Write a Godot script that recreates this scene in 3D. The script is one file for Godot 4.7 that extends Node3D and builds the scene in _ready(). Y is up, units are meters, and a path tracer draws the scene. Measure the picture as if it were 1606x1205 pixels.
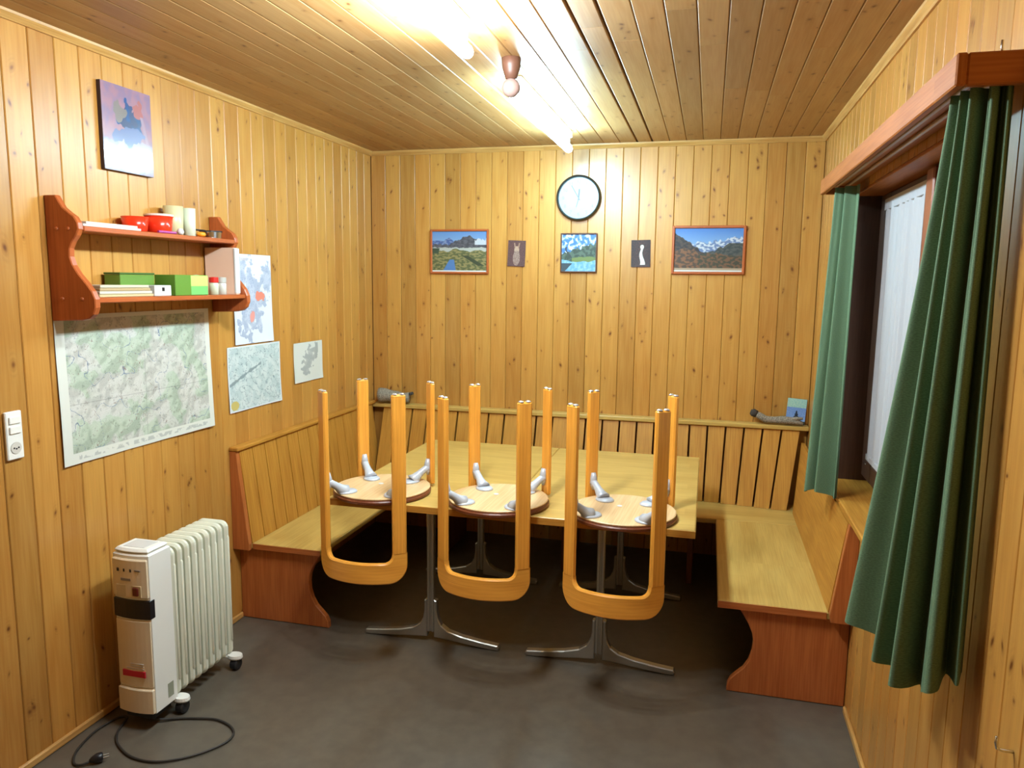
extends Node3D

const W := 2.725
const H := 2.45
const LEN := 5.4
var M := {}
var rng := RandomNumberGenerator.new()
var used := {}

# ---------------------------------------------------------------- mesh building
class MB:
	var st := SurfaceTool.new()
	var g := 1            # grain axis
	var smooth := -1
	var us := 0.4
	var vs := 1.6
	func _init(grain := 1):
		st.begin(Mesh.PRIMITIVE_TRIANGLES)
		g = grain
	func uvof(p: Vector3, n: Vector3) -> Vector2:
		var a := n.abs()
		var d := 0
		if a.y > a.x and a.y > a.z: d = 1
		elif a.z > a.x: d = 2
		var others := [0, 1, 2]
		others.erase(d)
		var va: int = others[1]
		var ua: int = others[0]
		if others[0] == g:
			va = others[0]
			ua = others[1]
		return Vector2(p[ua] / us + 0.13, p[va] / vs + 0.29)
	func tri(a: Vector3, b: Vector3, c: Vector3, ref = null):
		var n := (c - a).cross(b - a)
		if n.length_squared() < 1e-18: return
		if ref != null and n.dot((a + b + c) / 3.0 - ref) < 0:
			var t := b
			b = c
			c = t
			n = -n
		for p in [a, b, c]:
			st.set_smooth_group(smooth)
			st.set_uv(uvof(p, n))
			st.add_vertex(p)
	func quad(a, b, c, d, ref = null):
		tri(a, b, c, ref)
		tri(a, c, d, ref)
	func hexa(p: Array):   # 0-3 bottom loop, 4-7 top loop
		var c := Vector3.ZERO
		for v in p: c += v / 8.0
		quad(p[0], p[1], p[2], p[3], c); quad(p[4], p[5], p[6], p[7], c)
		for i in 4: quad(p[i], p[(i + 1) % 4], p[4 + (i + 1) % 4], p[4 + i], c)
	func box(lo: Vector3, hi: Vector3, b := 0.003, xf := Transform3D.IDENTITY):   # chamfered box
		var c := (lo + hi) / 2
		var h := (hi - lo) / 2
		b = minf(b, minf(h.x, minf(h.y, h.z)) * 0.9)
		var P := func(sx, sy, sz, ax): # vertex of corner belonging to face axis
			var v := Vector3(sx * h.x, sy * h.y, sz * h.z)
			for k in 3:
				if k != ax: v[k] -= b * [sx, sy, sz][k]
			return xf * (c + v)
		var ctr: Vector3 = xf * c
		for ax in 3:
			for s in [-1, 1]:
				var q := []
				for uv in [[-1, -1], [1, -1], [1, 1], [-1, 1]]:
					var sg := [0, 0, 0]
					sg[ax] = s
					sg[(ax + 1) % 3] = uv[0]
					sg[(ax + 2) % 3] = uv[1]
					q.append(P.call(sg[0], sg[1], sg[2], ax))
				quad(q[0], q[1], q[2], q[3], ctr)
		if b <= 0: return
		for ax in 3:   # edges parallel to ax
			for s1 in [-1, 1]:
				for s2 in [-1, 1]:
					var e := []
					for s in [-1, 1]:
						var sg := [0, 0, 0]
						sg[ax] = s
						sg[(ax + 1) % 3] = s1
						sg[(ax + 2) % 3] = s2
						e.append(P.call(sg[0], sg[1], sg[2], (ax + 1) % 3))
						e.append(P.call(sg[0], sg[1], sg[2], (ax + 2) % 3))
					quad(e[0], e[1], e[3], e[2], ctr)
		for sx in [-1, 1]:
			for sy in [-1, 1]:
				for sz in [-1, 1]:
					tri(P.call(sx, sy, sz, 0), P.call(sx, sy, sz, 1), P.call(sx, sy, sz, 2), ctr)
	func extrude(poly: PackedVector2Array, d0: float, d1: float, xf := Transform3D.IDENTITY, bev := 0.003):   # polygon in XY, along Z
		if Geometry2D.is_polygon_clockwise(poly): poly.reverse()
		var n := poly.size()
		var ins := PackedVector2Array()
		for i in n:
			var a := (poly[i] - poly[(i + n - 1) % n]).normalized()
			var b := (poly[(i + 1) % n] - poly[i]).normalized()
			var na := Vector2(-a.y, a.x)
			var nb := Vector2(-b.y, b.x)
			var m := (na + nb).normalized()
			ins.append(poly[i] + m * bev / maxf(0.4, m.dot(na)))
		var idx := Geometry2D.triangulate_polygon(ins)
		var V := func(p: Vector2, z: float): return xf * Vector3(p.x, p.y, z)
		var sm := smooth
		smooth = -1
		for i in range(0, idx.size(), 3):
			tri(V.call(ins[idx[i]], d1), V.call(ins[idx[i + 1]], d1), V.call(ins[idx[i + 2]], d1), xf * Vector3(ins[idx[i]].x, ins[idx[i]].y, d0))
			tri(V.call(ins[idx[i]], d0), V.call(ins[idx[i + 1]], d0), V.call(ins[idx[i + 2]], d0), xf * Vector3(ins[idx[i]].x, ins[idx[i]].y, d1))
		smooth = sm
		for i in n:
			var j := (i + 1) % n
			var e := poly[j] - poly[i]
			var inn := Vector2(-e.y, e.x).normalized() * 0.01
			var mid := (poly[i] + poly[j]) / 2 + inn
			var ref: Vector3 = V.call(mid, (d0 + d1) / 2)
			quad(V.call(poly[i], d0 + bev), V.call(poly[j], d0 + bev), V.call(poly[j], d1 - bev), V.call(poly[i], d1 - bev), ref)
			quad(V.call(poly[i], d1 - bev), V.call(poly[j], d1 - bev), V.call(ins[j], d1), V.call(ins[i], d1), ref)
			quad(V.call(poly[i], d0 + bev), V.call(poly[j], d0 + bev), V.call(ins[j], d0), V.call(ins[i], d0), ref)
	func lathe(prof: Array, seg := 24, xf := Transform3D.IDENTITY, sc := Vector2(1, 1)):   # [r, y]
		var lo: float = prof[0][1]
		var hi := lo
		for p in prof:
			lo = minf(lo, p[1])
			hi = maxf(hi, p[1])
		for i in prof.size() - 1:
			var a: Array = prof[i]
			var b: Array = prof[i + 1]
			var ref: Vector3 = xf * Vector3(0, clampf((a[1] + b[1]) / 2, lo + 0.3 * (hi - lo), hi - 0.3 * (hi - lo)), 0)
			for k in seg:
				var t0 := TAU * k / seg
				var t1 := TAU * (k + 1) / seg
				var c0 := Vector2(cos(t0), sin(t0)) * sc
				var c1 := Vector2(cos(t1), sin(t1)) * sc
				quad(xf * Vector3(c0.x * a[0], a[1], c0.y * a[0]), xf * Vector3(c1.x * a[0], a[1], c1.y * a[0]), xf * Vector3(c1.x * b[0], b[1], c1.y * b[0]), xf * Vector3(c0.x * b[0], b[1], c0.y * b[0]), ref)
	func tube(pts: Array, rad: Array, seg := 10, squash := 1.0):
		var n := pts.size()
		var rings := []
		var up := Vector3.UP
		for i in n:
			var d: Vector3 = (pts[mini(i + 1, n - 1)] - pts[maxi(i - 1, 0)]).normalized()
			if absf(d.dot(up)) > 0.95: up = Vector3.RIGHT if absf(d.x) < 0.9 else Vector3.BACK
			var u := up.cross(d).normalized()
			var v := d.cross(u)
			up = v
			var ring := []
			for k in seg:
				var t := TAU * k / seg
				ring.append(pts[i] + (u * cos(t) + v * sin(t) * squash) * rad[i])
			rings.append(ring)
		for i in n - 1:
			var ref: Vector3 = (pts[i] + pts[i + 1]) / 2
			for k in seg:
				var k2 := (k + 1) % seg
				quad(rings[i][k], rings[i][k2], rings[i + 1][k2], rings[i + 1][k], ref)
		for k in seg:
			tri(pts[0], rings[0][k], rings[0][(k + 1) % seg], pts[1])
			tri(pts[n - 1], rings[n - 1][k], rings[n - 1][(k + 1) % seg], pts[n - 2])
	func mesh() -> ArrayMesh:
		st.generate_normals()
		return st.commit()

# ---------------------------------------------------------------- objects
func numbered(called: String) -> String:
	var n: int = used.get(called, 0)
	used[called] = n + 1
	return called if n == 0 else "%s_%03d" % [called, n]

func tag(o: Node, label: String, category: String, group := "", kind := ""):
	o.set_meta("label", label)
	o.set_meta("category", category)
	if group: o.set_meta("group", group)
	if kind: o.set_meta("kind", kind)

func thing(called: String, label: String, category: String, at := Vector3.ZERO, group := "", kind := "") -> Node3D:
	var o := Node3D.new()
	o.name = numbered(called)
	add_child(o)
	o.position = at
	tag(o, label, category, group, kind)
	return o

func part(called: String, m, mat: Material, parent: Node, xf := Transform3D.IDENTITY) -> MeshInstance3D:
	var o := MeshInstance3D.new()
	o.name = called
	o.mesh = m.mesh() if m is MB else m
	o.material_override = mat
	o.transform = xf
	parent.add_child(o, true)
	return o

func single(called: String, m, mat: Material, label: String, category: String, at := Vector3.ZERO, group := "", kind := "") -> MeshInstance3D:
	var o := part(numbered(called), m, mat, self, Transform3D(Basis(), at))
	tag(o, label, category, group, kind)
	return o

func boxmb(lo: Vector3, hi: Vector3, b := 0.003, grain := 1) -> MB:
	var m := MB.new(grain)
	m.box(lo, hi, b)
	return m

func sheet(w: float, h: float, th := 0.002) -> ArrayMesh:   # upright panel facing +Z, print on the front, UV 0..1
	var st := SurfaceTool.new()
	st.begin(Mesh.PRIMITIVE_TRIANGLES)
	var c := [Vector3(-w / 2, h / 2, 0), Vector3(w / 2, h / 2, 0), Vector3(w / 2, -h / 2, 0), Vector3(-w / 2, -h / 2, 0)]
	var uv := [Vector2(0, 0), Vector2(1, 0), Vector2(1, 1), Vector2(0, 1)]
	var put := func(p, t):
		st.set_smooth_group(-1)
		st.set_uv(t)
		st.add_vertex(p)
	var f := Vector3(0, 0, th)
	for k in [0, 1, 2, 0, 2, 3]: put.call(c[k] + f, uv[k])
	for k in [0, 2, 1, 0, 3, 2]: put.call(c[k], Vector2(0.01, 0.01))
	for i in 4:
		var j := (i + 1) % 4
		for p in [c[i] + f, c[j], c[j] + f, c[i] + f, c[i], c[j]]: put.call(p, Vector2(0.01, 0.01))
	st.generate_normals()
	return st.commit()

func bent_sheet(w: float, h: float, bulge: Callable, nx := 16, ny := 16) -> ArrayMesh:   # paper that does not lie quite flat; faces +Z
	var st := SurfaceTool.new()
	st.begin(Mesh.PRIMITIVE_TRIANGLES)
	for side in 2:
		for j in ny:
			for i in nx:
				for k in ([0, 1, 2, 0, 2, 3] if side == 0 else [0, 2, 1, 0, 3, 2]):
					var u: float = (i + [0, 1, 1, 0][k]) / float(nx)
					var v: float = (j + [0, 0, 1, 1][k]) / float(ny)
					st.set_smooth_group(side)
					st.set_uv(Vector2(u, v))
					st.add_vertex(Vector3((u - 0.5) * w, (0.5 - v) * h, bulge.call(u, v) + (0.0006 if side == 0 else 0.0)))
	st.generate_normals()
	return st.commit()

# ---------------------------------------------------------------- textures
func noise(sd: int, f: float, oct := 3) -> FastNoiseLite:
	var n := FastNoiseLite.new()
	n.seed = sd
	n.noise_type = FastNoiseLite.TYPE_SIMPLEX
	n.frequency = f
	n.fractal_octaves = oct
	return n

func streaks(w: int, h: int, stretch: int, sd: int, f: float) -> PackedByteArray:
	var im := noise(sd, f, 3).get_image(w, h / stretch)
	im.resize(w, h, Image.INTERPOLATE_CUBIC)
	im.convert(Image.FORMAT_L8)
	return im.get_data()

func tex_of(w: int, h: int, px: PackedByteArray) -> ImageTexture:
	var im := Image.create_from_data(w, h, false, Image.FORMAT_RGB8, px)
	im.generate_mipmaps()
	return ImageTexture.create_from_image(im)

func plank_atlas(sd: int, knots: int) -> ImageTexture:   # eight pine boards side by side
	var w := 512
	var h := 2048
	var a := streaks(w, h, 32, sd, 0.13)
	var b := streaks(w, h, 16, sd + 1, 0.03)
	var px := PackedByteArray()
	px.resize(w * h * 3)
	var r := RandomNumberGenerator.new()
	r.seed = sd
	var tone := []
	for k in 8: tone.append([r.randf_range(-0.07, 0.05), r.randf_range(-0.06, 0.05)])
	for y in h:
		for x in w:
			var i := y * w + x
			var t: Array = tone[x >> 6]
			var s := (a[i] / 255.0 - 0.5) * 0.16 + (b[i] / 255.0 - 0.5) * 0.16
			var m: float = 0.93 + t[0]
			px[i * 3] = clampi(int(255 * (m + s * 0.35)), 0, 255)
			px[i * 3 + 1] = clampi(int(255 * (m + s * 0.62 + t[1] * 0.5)), 0, 255)
			px[i * 3 + 2] = clampi(int(255 * (m + s * 1.1 + t[1])), 0, 255)
	for k in 8:
		for q in knots:
			var cx := k * 64 + r.randf_range(6, 58)
			var cy := r.randf_range(10, h - 10)
			var rx := r.randf_range(2.2, 5.2)
			var ry := rx * r.randf_range(1.0, 2.2)
			var slant := r.randf_range(-0.8, 0.8)
			var dark := r.randf_range(0.35, 0.85)
			for yy in range(maxi(0, cy - ry * 5), mini(h, cy + ry * 5)):
				for xx in range(maxi(k * 64, cx - rx * 3), mini(k * 64 + 63, cx + rx * 3)):
					var dx := (xx - cx) / rx
					var dy := (yy - cy) / ry + slant * dx
					var d := sqrt(dx * dx + dy * dy)
					var core := clampf(1.35 - d, 0, 1) * dark
					var halo := exp(-(dx * dx * 0.5 + dy * dy * 0.10)) * 0.10 * (0.5 + 0.5 * cos(d * 4.0))
					var i := (yy * w + xx) * 3
					px[i] = int(px[i] * (1 - 0.50 * core) * (1 - halo))
					px[i + 1] = int(px[i + 1] * (1 - 0.66 * core) * (1 - halo * 1.2))
					px[i + 2] = int(px[i + 2] * (1 - 0.72 * core) * (1 - halo * 1.4))
	return tex_of(w, h, px)

func grain_tex(sd: int, contrast: float, lam := 0) -> ImageTexture:   # clear wood, lam > 0: glued staves of differing tone
	var w := 256
	var h := 1024
	var a := streaks(w, h, 32, sd, 0.16)
	var b := streaks(w, h, 8, sd + 3, 0.02)
	var px := PackedByteArray()
	px.resize(w * h * 3)
	var r := RandomNumberGenerator.new()
	r.seed = sd
	var tones := []
	for k in 64: tones.append(r.randf_range(-1, 1))
	for y in h:
		for x in w:
			var i := y * w + x
			var s := ((a[i] / 255.0 - 0.5) * 0.5 + (b[i] / 255.0 - 0.5) * 0.35) * contrast
			if lam > 0:
				var c := x * lam / w
				var row := ((y + c * 357) % h) / 512
				s += tones[(c * 2 + row) % 64] * 0.04
			px[i * 3] = clampi(int(255 * (0.94 + s * 0.5)), 0, 255)
			px[i * 3 + 1] = clampi(int(255 * (0.93 + s * 0.75)), 0, 255)
			px[i * 3 + 2] = clampi(int(255 * (0.92 + s * 1.1)), 0, 255)
	return tex_of(w, h, px)

func speckle(sd: int, f: float, amt: float, w := 256) -> ImageTexture:
	var im := noise(sd, f, 4).get_seamless_image(w, w)
	im.convert(Image.FORMAT_L8)
	var a := im.get_data()
	var px := PackedByteArray()
	px.resize(w * w * 3)
	for i in w * w:
		var s := clampi(int(255 * (0.93 + (a[i] / 255.0 - 0.5) * amt)), 0, 255)
		for k in 3: px[i * 3 + k] = s
	return tex_of(w, w, px)

func paint(w: int, h: int, f: Callable) -> ImageTexture:
	var im := Image.create(w, h, false, Image.FORMAT_RGB8)
	for y in h:
		for x in w:
			im.set_pixel(x, y, f.call((x + 0.5) / w, (y + 0.5) / h))
	im.generate_mipmaps()
	return ImageTexture.create_from_image(im)

func c8(r: int, g: int, b: int) -> Color: return Color8(r, g, b)

func mat(col: Color, rough := 0.5, tex: Texture2D = null, metal := 0.0, spec := 0.5) -> StandardMaterial3D:
	var m := StandardMaterial3D.new()
	m.albedo_color = col
	m.roughness = rough
	m.metallic = metal
	m.metallic_specular = spec
	if tex: m.albedo_texture = tex
	return m

# ---------------------------------------------------------------- boards
var board_cache := {}
func board(w: float, l: float, col: int, flip: bool, v0 := 0.0) -> ArrayMesh:   # x across, y along from 0, face at z = 0, body behind
	var key := "%.4f_%.3f_%d_%d_%.2f" % [w, l, col, int(flip), v0]
	if board_cache.has(key): return board_cache[key]
	var st := SurfaceTool.new()
	st.begin(Mesh.PRIMITIVE_TRIANGLES)
	var h := w / 2 - 0.0007
	var b := 0.003
	var d := 0.012
	var xs := [[-h, -d], [-h, -b], [-h + b, 0.0], [h - b, 0.0], [h, -b], [h, -d]]
	var U := func(x: float) -> float: return (col + 0.02 + 0.96 * (x + h) / (2 * h)) / 8.0
	var V := func(y: float) -> float:
		var v := v0 + y / 2.46
		return 1.0 - v if flip else v
	var put := func(p: Vector3):
		st.set_smooth_group(-1)
		st.set_uv(Vector2(U.call(p.x), V.call(p.y)))
		st.add_vertex(p)
	for i in 5:
		var a := Vector3(xs[i][0], 0, xs[i][1])
		var c := Vector3(xs[i + 1][0], 0, xs[i + 1][1])
		var up := Vector3(0, l, 0)
		for p in [a, a + up, c + up, a, c + up, c]: put.call(p)
	for y in [0.0, l]:
		for k in [[0, 1, 4], [0, 4, 5], [1, 2, 3], [1, 3, 4]]:
			var t := []
			for q in k: t.append(Vector3(xs[q][0], y, xs[q][1]))
			if y == 0.0: t.reverse()
			for p in t: put.call(p)
	st.generate_normals()
	board_cache[key] = st.commit()
	return board_cache[key]

func board_row(parent: Node, n: int, w: float, from: Vector3, step: Vector3, basis: Basis, l: float, mt: Material, sd: int):
	var r := RandomNumberGenerator.new()
	r.seed = sd
	var last := -1
	for i in n:
		var c := r.randi_range(0, 7)
		while c == last: c = r.randi_range(0, 7)
		last = c
		var xf := Transform3D(basis, from + step * (i + 0.5))
		part("board", board(w, l, c, r.randf() < 0.5), mt, parent, xf)

# ---------------------------------------------------------------- scene
func _ready():
	rng.seed = 7
	# camera
	var cam := Camera3D.new()
	cam.name = "camera"
	cam.fov = rad_to_deg(2 * atan(602.5 / 1178.656))
	cam.position = Vector3(2.1428, 1.6398, 4.5719)
	cam.rotation = Vector3(-0.135628, 0.254507, 0.011605)
	cam.near = 0.05
	add_child(cam)
	cam.current = true
	# night outside, tubes inside
	var we := WorldEnvironment.new()
	we.name = "environment"
	var e := Environment.new()
	e.background_mode = Environment.BG_COLOR
	e.background_color = Color(0.012, 0.014, 0.02)
	e.tonemap_mode = Environment.TONE_MAPPER_LINEAR
	e.tonemap_exposure = 1.0
	e.sdfgi_enabled = true
	e.ssao_enabled = true
	e.ssil_enabled = true
	we.environment = e
	add_child(we)

	materials()
	print("materials ", Time.get_ticks_msec())
	lamps()
	shell()
	window_side()
	benches()
	tables()
	chairs()
	heater()
	shelf()
	wall_prints()
	small_things()
	print("done ", Time.get_ticks_msec())

func materials():
	var atlas := plank_atlas(11, 11)
	var plain := grain_tex(21, 0.5)
	var fine := grain_tex(22, 0.32)
	var lam := grain_tex(23, 0.32, 5)
	M.wall = mat(c8(198, 142, 67), 0.34, atlas)
	M.ceil = mat(c8(178, 138, 88), 0.42, atlas)
	M.trim = mat(c8(202, 154, 86), 0.4, plain)
	M.bench = mat(c8(192, 134, 54), 0.46, plain, 0.0, 0.3)
	M.benchboard = mat(c8(224, 158, 72), 0.38, atlas)
	M.endpanel = mat(c8(186, 106, 52), 0.4, plain)
	M.top = mat(c8(204, 167, 90), 0.34, lam)
	M.chair = mat(c8(246, 172, 68), 0.32, fine)
	M.ply = mat(c8(230, 192, 142), 0.4, fine)
	M.seatedge = mat(c8(120, 62, 32), 0.4, fine)
	M.shelf = mat(c8(182, 94, 46), 0.36, plain)
	M.pelmet = mat(c8(170, 102, 50), 0.5, plain, 0.0, 0.3)
	M.darkwood = mat(c8(112, 62, 34), 0.5, plain)
	M.shaded_wood = mat(c8(74, 46, 32), 0.5, plain)  # brown wood darkened to paint in the curtain's shade on the jambs; frame shares it
	M.floor = mat(c8(98, 90, 78), 0.38, speckle(5, 0.03, 0.10))
	M.floor.uv1_triplanar = true
	M.floor.uv1_world_triplanar = true
	M.floor.uv1_scale = Vector3(1.4, 1.4, 1.4)
	M.alu = mat(c8(176, 174, 166), 0.34, null, 0.85)
	M.bracket = mat(c8(190, 196, 206), 0.32, null, 0.12)
	M.glide = mat(c8(225, 225, 225), 0.25, null, 0.7)
	M.chrome = mat(c8(215, 215, 215), 0.15, null, 1.0)
	M.green = mat(c8(98, 126, 94), 0.85, speckle(9, 0.2, 0.3))
	M.green.uv1_scale = Vector3(2, 8, 1)
	M.sheer = mat(c8(176, 176, 180), 0.8)
	M.sheer.backlight_enabled = true
	M.sheer.backlight = Color(0.3, 0.3, 0.3)
	M.white = mat(c8(236, 234, 226), 0.35)
	M.fin = mat(c8(226, 226, 206), 0.35)
	M.beige = mat(c8(226, 208, 178), 0.4)
	M.black = mat(c8(22, 20, 24), 0.4)
	M.rubber = mat(c8(30, 28, 30), 0.6)
	M.cable = mat(c8(44, 40, 36), 0.55)
	M.paper = mat(c8(208, 208, 204), 0.7)
	M.red = mat(c8(226, 52, 24), 0.22)
	M.glass = mat(Color(0.9, 0.95, 1.0, 0.12), 0.03)
	M.glass.transparency = BaseMaterial3D.TRANSPARENCY_ALPHA
	M.clockglass = mat(Color(0.9, 0.95, 1.0, 0.06), 0.2, null, 0.0, 0.1)
	M.clockglass.transparency = BaseMaterial3D.TRANSPARENCY_ALPHA
	M.night = mat(c8(10, 11, 14), 0.9)
	M.frame = mat(c8(150, 82, 44), 0.35, plain)
	M.bark = mat(c8(150, 138, 120), 0.85, speckle(31, 0.06, 1.2))
	M.bark.uv1_triplanar = true
	M.bark.uv1_scale = Vector3(6, 6, 6)
	M.darkbark = mat(c8(60, 52, 46), 0.9)

# ---- the two bare tubes and the unlit bulb between them
func lamps():
	for t in [[0.37, Color(0.735, 0.925, 1.0), 0.23, 1.23, "bare fluorescent tube lamp seen whole, reaching towards the clock"], [2.16, Color(0.9, 0.965, 1.0), 0.42, 0.60, "bare fluorescent tube lamp with only its end in view at the top picture edge"]]:
		var z: float = t[0]
		var tl: float = t[3]
		var o := thing("fluorescent_lamp", t[4], "lamp", Vector3(1.36, H, z), "tube lamps on the ceiling")
		var b := MB.new(2)
		b.box(Vector3(-0.024, -0.036, 0.05), Vector3(0.024, -0.001, tl - 0.05), 0.004)
		part("housing", b, M.white, o)
		var em := mat(Color.WHITE, 0.5)
		em.emission_enabled = true
		em.emission = t[1]
		em.emission_energy_multiplier = 45.0
		var tb := MB.new(2)
		tb.smooth = 1
		tb.tube([Vector3(0, -0.088, 0.0), Vector3(0, -0.088, 0.004), Vector3(0, -0.088, 0.012), Vector3(0, -0.088, 0.03), Vector3(0, -0.088, tl - 0.03), Vector3(0, -0.088, tl - 0.012), Vector3(0, -0.088, tl - 0.004), Vector3(0, -0.088, tl)], [0.008, 0.014, 0.019, 0.022, 0.022, 0.019, 0.014, 0.008], 20)
		part("tube", tb, em, o)
		for zz in [0.05, tl - 0.07]:
			var cp := MB.new()
			cp.box(Vector3(-0.012, -0.07, zz), Vector3(0.012, -0.034, zz + 0.02), 0.003)
			part("lampholder", cp, M.white, o)
		for k in 4:
			for s in [-1, 1]:
				var l := OmniLight3D.new()
				l.name = "tube_light"
				l.light_color = t[1]
				l.light_energy = t[2]
				l.light_size = 0.02
				l.omni_range = 12.0
				l.omni_attenuation = 2.0
				l.shadow_enabled = true
				l.position = Vector3(s * 0.036, -0.105, tl * (k + 0.5) / 4.0)
				o.add_child(l, true)
	var bo := thing("ceiling_bulb", "small round unlit bulb in brown socket between the two tubes", "bulb", Vector3(1.40, H, 1.78))
	var so := MB.new()
	so.smooth = 1
	so.lathe([[0.0, 0.0], [0.036, 0.0], [0.034, -0.03], [0.028, -0.05], [0.021, -0.073], [0.0, -0.073]], 24)
	part("socket", so, mat(c8(92, 58, 42), 0.5), bo)
	var bl := MB.new()
	bl.smooth = 1
	var pr := []
	for i in 13:
		var a := PI * i / 12.0
		pr.append([0.034 * sin(a), -0.104 + 0.034 * cos(a)])
	bl.lathe(pr, 24)
	part("bulb", bl, mat(c8(138, 112, 104), 0.3), bo)

# ---- room shell
func shell():
	var f := thing("floor", "dark grey smooth linoleum floor", "floor", Vector3.ZERO, "", "structure")
	part("linoleum", boxmb(Vector3(-0.1, -0.1, -0.1), Vector3(W + 0.2, 0, LEN + 0.1), 0.0), M.floor, f)
	var bw := 0.101
	# left wall
	var wl := thing("wall_left", "left wall of upright varnished pine boards", "wall", Vector3.ZERO, "", "structure")
	part("wall_core", boxmb(Vector3(-0.12, 0, -0.1), Vector3(-0.012, H, LEN), 0.0), M.darkwood, wl)
	var n := int(ceil(LEN / bw))
	board_row(wl, n, bw, Vector3(0, 0, n * bw), Vector3(0, 0, -bw), Basis(Vector3.UP, PI / 2), H, M.wall, 3)
	# back wall
	var wb := thing("wall_back", "back wall of upright varnished pine boards with knots", "wall", Vector3.ZERO, "", "structure")
	part("wall_core", boxmb(Vector3(-0.1, 0, -0.12), Vector3(W + 0.2, H, -0.012), 0.0), M.darkwood, wb)
	board_row(wb, 27, W / 27, Vector3(0, 0, 0), Vector3(W / 27, 0, 0), Basis.IDENTITY, H, M.wall, 5)
	# right wall round the window opening z 1.18..2.62, y 0.775..2.03
	var wr := thing("wall_right", "right wall of pine boards around the curtained window", "wall", Vector3.ZERO, "", "structure")
	var z0 := 1.0
	var z1 := 2.62
	var y0 := 0.755
	var y1 := 2.03
	part("wall_core", boxmb(Vector3(W + 0.012, 0, -0.1), Vector3(W + 0.2, H, z0), 0.0), M.darkwood, wr)
	part("wall_core", boxmb(Vector3(W + 0.012, 0, z1), Vector3(W + 0.2, H, LEN), 0.0), M.darkwood, wr)
	part("wall_core", boxmb(Vector3(W + 0.012, 0, z0), Vector3(W + 0.2, y0, z1), 0.0), M.darkwood, wr)
	part("wall_core", boxmb(Vector3(W + 0.012, y1, z0), Vector3(W + 0.2, H, z1), 0.0), M.darkwood, wr)
	var rb := Basis(Vector3.UP, -PI / 2)
	var r := RandomNumberGenerator.new()
	r.seed = 17
	var spans := [[0.0, z0, 10], [z0, z1, 16], [z1, LEN, 28]]
	for s in spans:
		var w: float = (s[1] - s[0]) / s[2]
		for i in int(s[2]):
			var z: float = s[0] + (i + 0.5) * w
			var c := r.randi_range(0, 7)
			var fl := r.randf() < 0.5
			if s[2] == 16:
				part("board", board(w, y0, c, fl), M.wall, wr, Transform3D(rb, Vector3(W, 0, z)))
				part("board", board(w, H - y1, c, fl, y1 / 2.46), M.wall, wr, Transform3D(rb, Vector3(W, y1, z)))
			else:
				part("board", board(w, H, c, fl), M.wall, wr, Transform3D(rb, Vector3(W, 0, z)))
	# wall behind the camera
	single("wall_front", boxmb(Vector3(-0.1, 0, LEN), Vector3(W + 0.2, H, LEN + 0.1), 0.0), M.trim, "wooden wall behind the viewer", "wall", Vector3.ZERO, "", "structure")
	# ceiling boards along the room, with butt joints
	var ce := thing("ceiling", "ceiling of long brown pine boards running to the back wall", "ceiling", Vector3.ZERO, "", "structure")
	part("ceiling_core", boxmb(Vector3(-0.1, H + 0.012, -0.1), Vector3(W + 0.2, H + 0.12, LEN + 0.1), 0.0), M.darkwood, ce)
	var cb := W / 29
	var cbas := Basis(Vector3(1, 0, 0), Vector3(0, 0, 1), Vector3(0, -1, 0))
	for i in 29:
		var x := (i + 0.5) * cb
		var z := 0.0
		var cut := r.randf_range(0.5, 2.4)
		while z < LEN - 0.01:
			var l := minf(cut - z, LEN - z) - 0.0012
			var mesh := board(cb if i != 18 else cb - 0.016, l, r.randi_range(0, 7), r.randf() < 0.5)
			part("board", mesh, M.ceil, ce, Transform3D(cbas, Vector3(x, H, z)))
			z = cut
			cut += r.randf_range(1.6, 2.4)
	# ceiling trim and floor strips
	var cove := PackedVector2Array([Vector2(0, 0), Vector2(0.026, 0), Vector2(0.024, -0.008), Vector2(0.012, -0.02), Vector2(0.008, -0.026), Vector2(0, -0.026)])
	var t1 := MB.new(2)
	t1.extrude(cove, 0.0, LEN, Transform3D(Basis.IDENTITY, Vector3(0, H, 0)), 0.001)
	single("trim_1", t1, M.trim, "pale cove strip along the ceiling above the left wall", "trim", Vector3.ZERO, "", "structure")
	var t2 := MB.new(0)
	t2.extrude(cove, 0.0, W, Transform3D(Basis(Vector3(0, 0, 1), Vector3(0, 1, 0), Vector3(1, 0, 0)), Vector3(0, H, 0)), 0.001)
	single("trim_2", t2, M.trim, "narrow cove strip along the ceiling above the back wall", "trim", Vector3.ZERO, "", "structure")
	var t3 := MB.new(2)
	t3.extrude(cove, 0.0, LEN, Transform3D(Basis(Vector3(-1, 0, 0), Vector3(0, 1, 0), Vector3(0, 0, 1)), Vector3(W, H, 0)), 0.001)
	single("trim_3", t3, M.trim, "pale cove strip along the ceiling above the right wall", "trim", Vector3.ZERO, "", "structure")
	single("baseboard_left", boxmb(Vector3(0.0, 0, 1.53), Vector3(0.014, 0.03, LEN), 0.005, 2), M.trim, "low wooden skirting strip below the left wall", "baseboard", Vector3.ZERO, "", "structure")
	single("baseboard_right", boxmb(Vector3(W - 0.014, 0, 1.62), Vector3(W, 0.03, LEN), 0.005, 2), M.trim, "low wooden skirting strip below the right wall", "baseboard", Vector3.ZERO, "", "structure")

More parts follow.
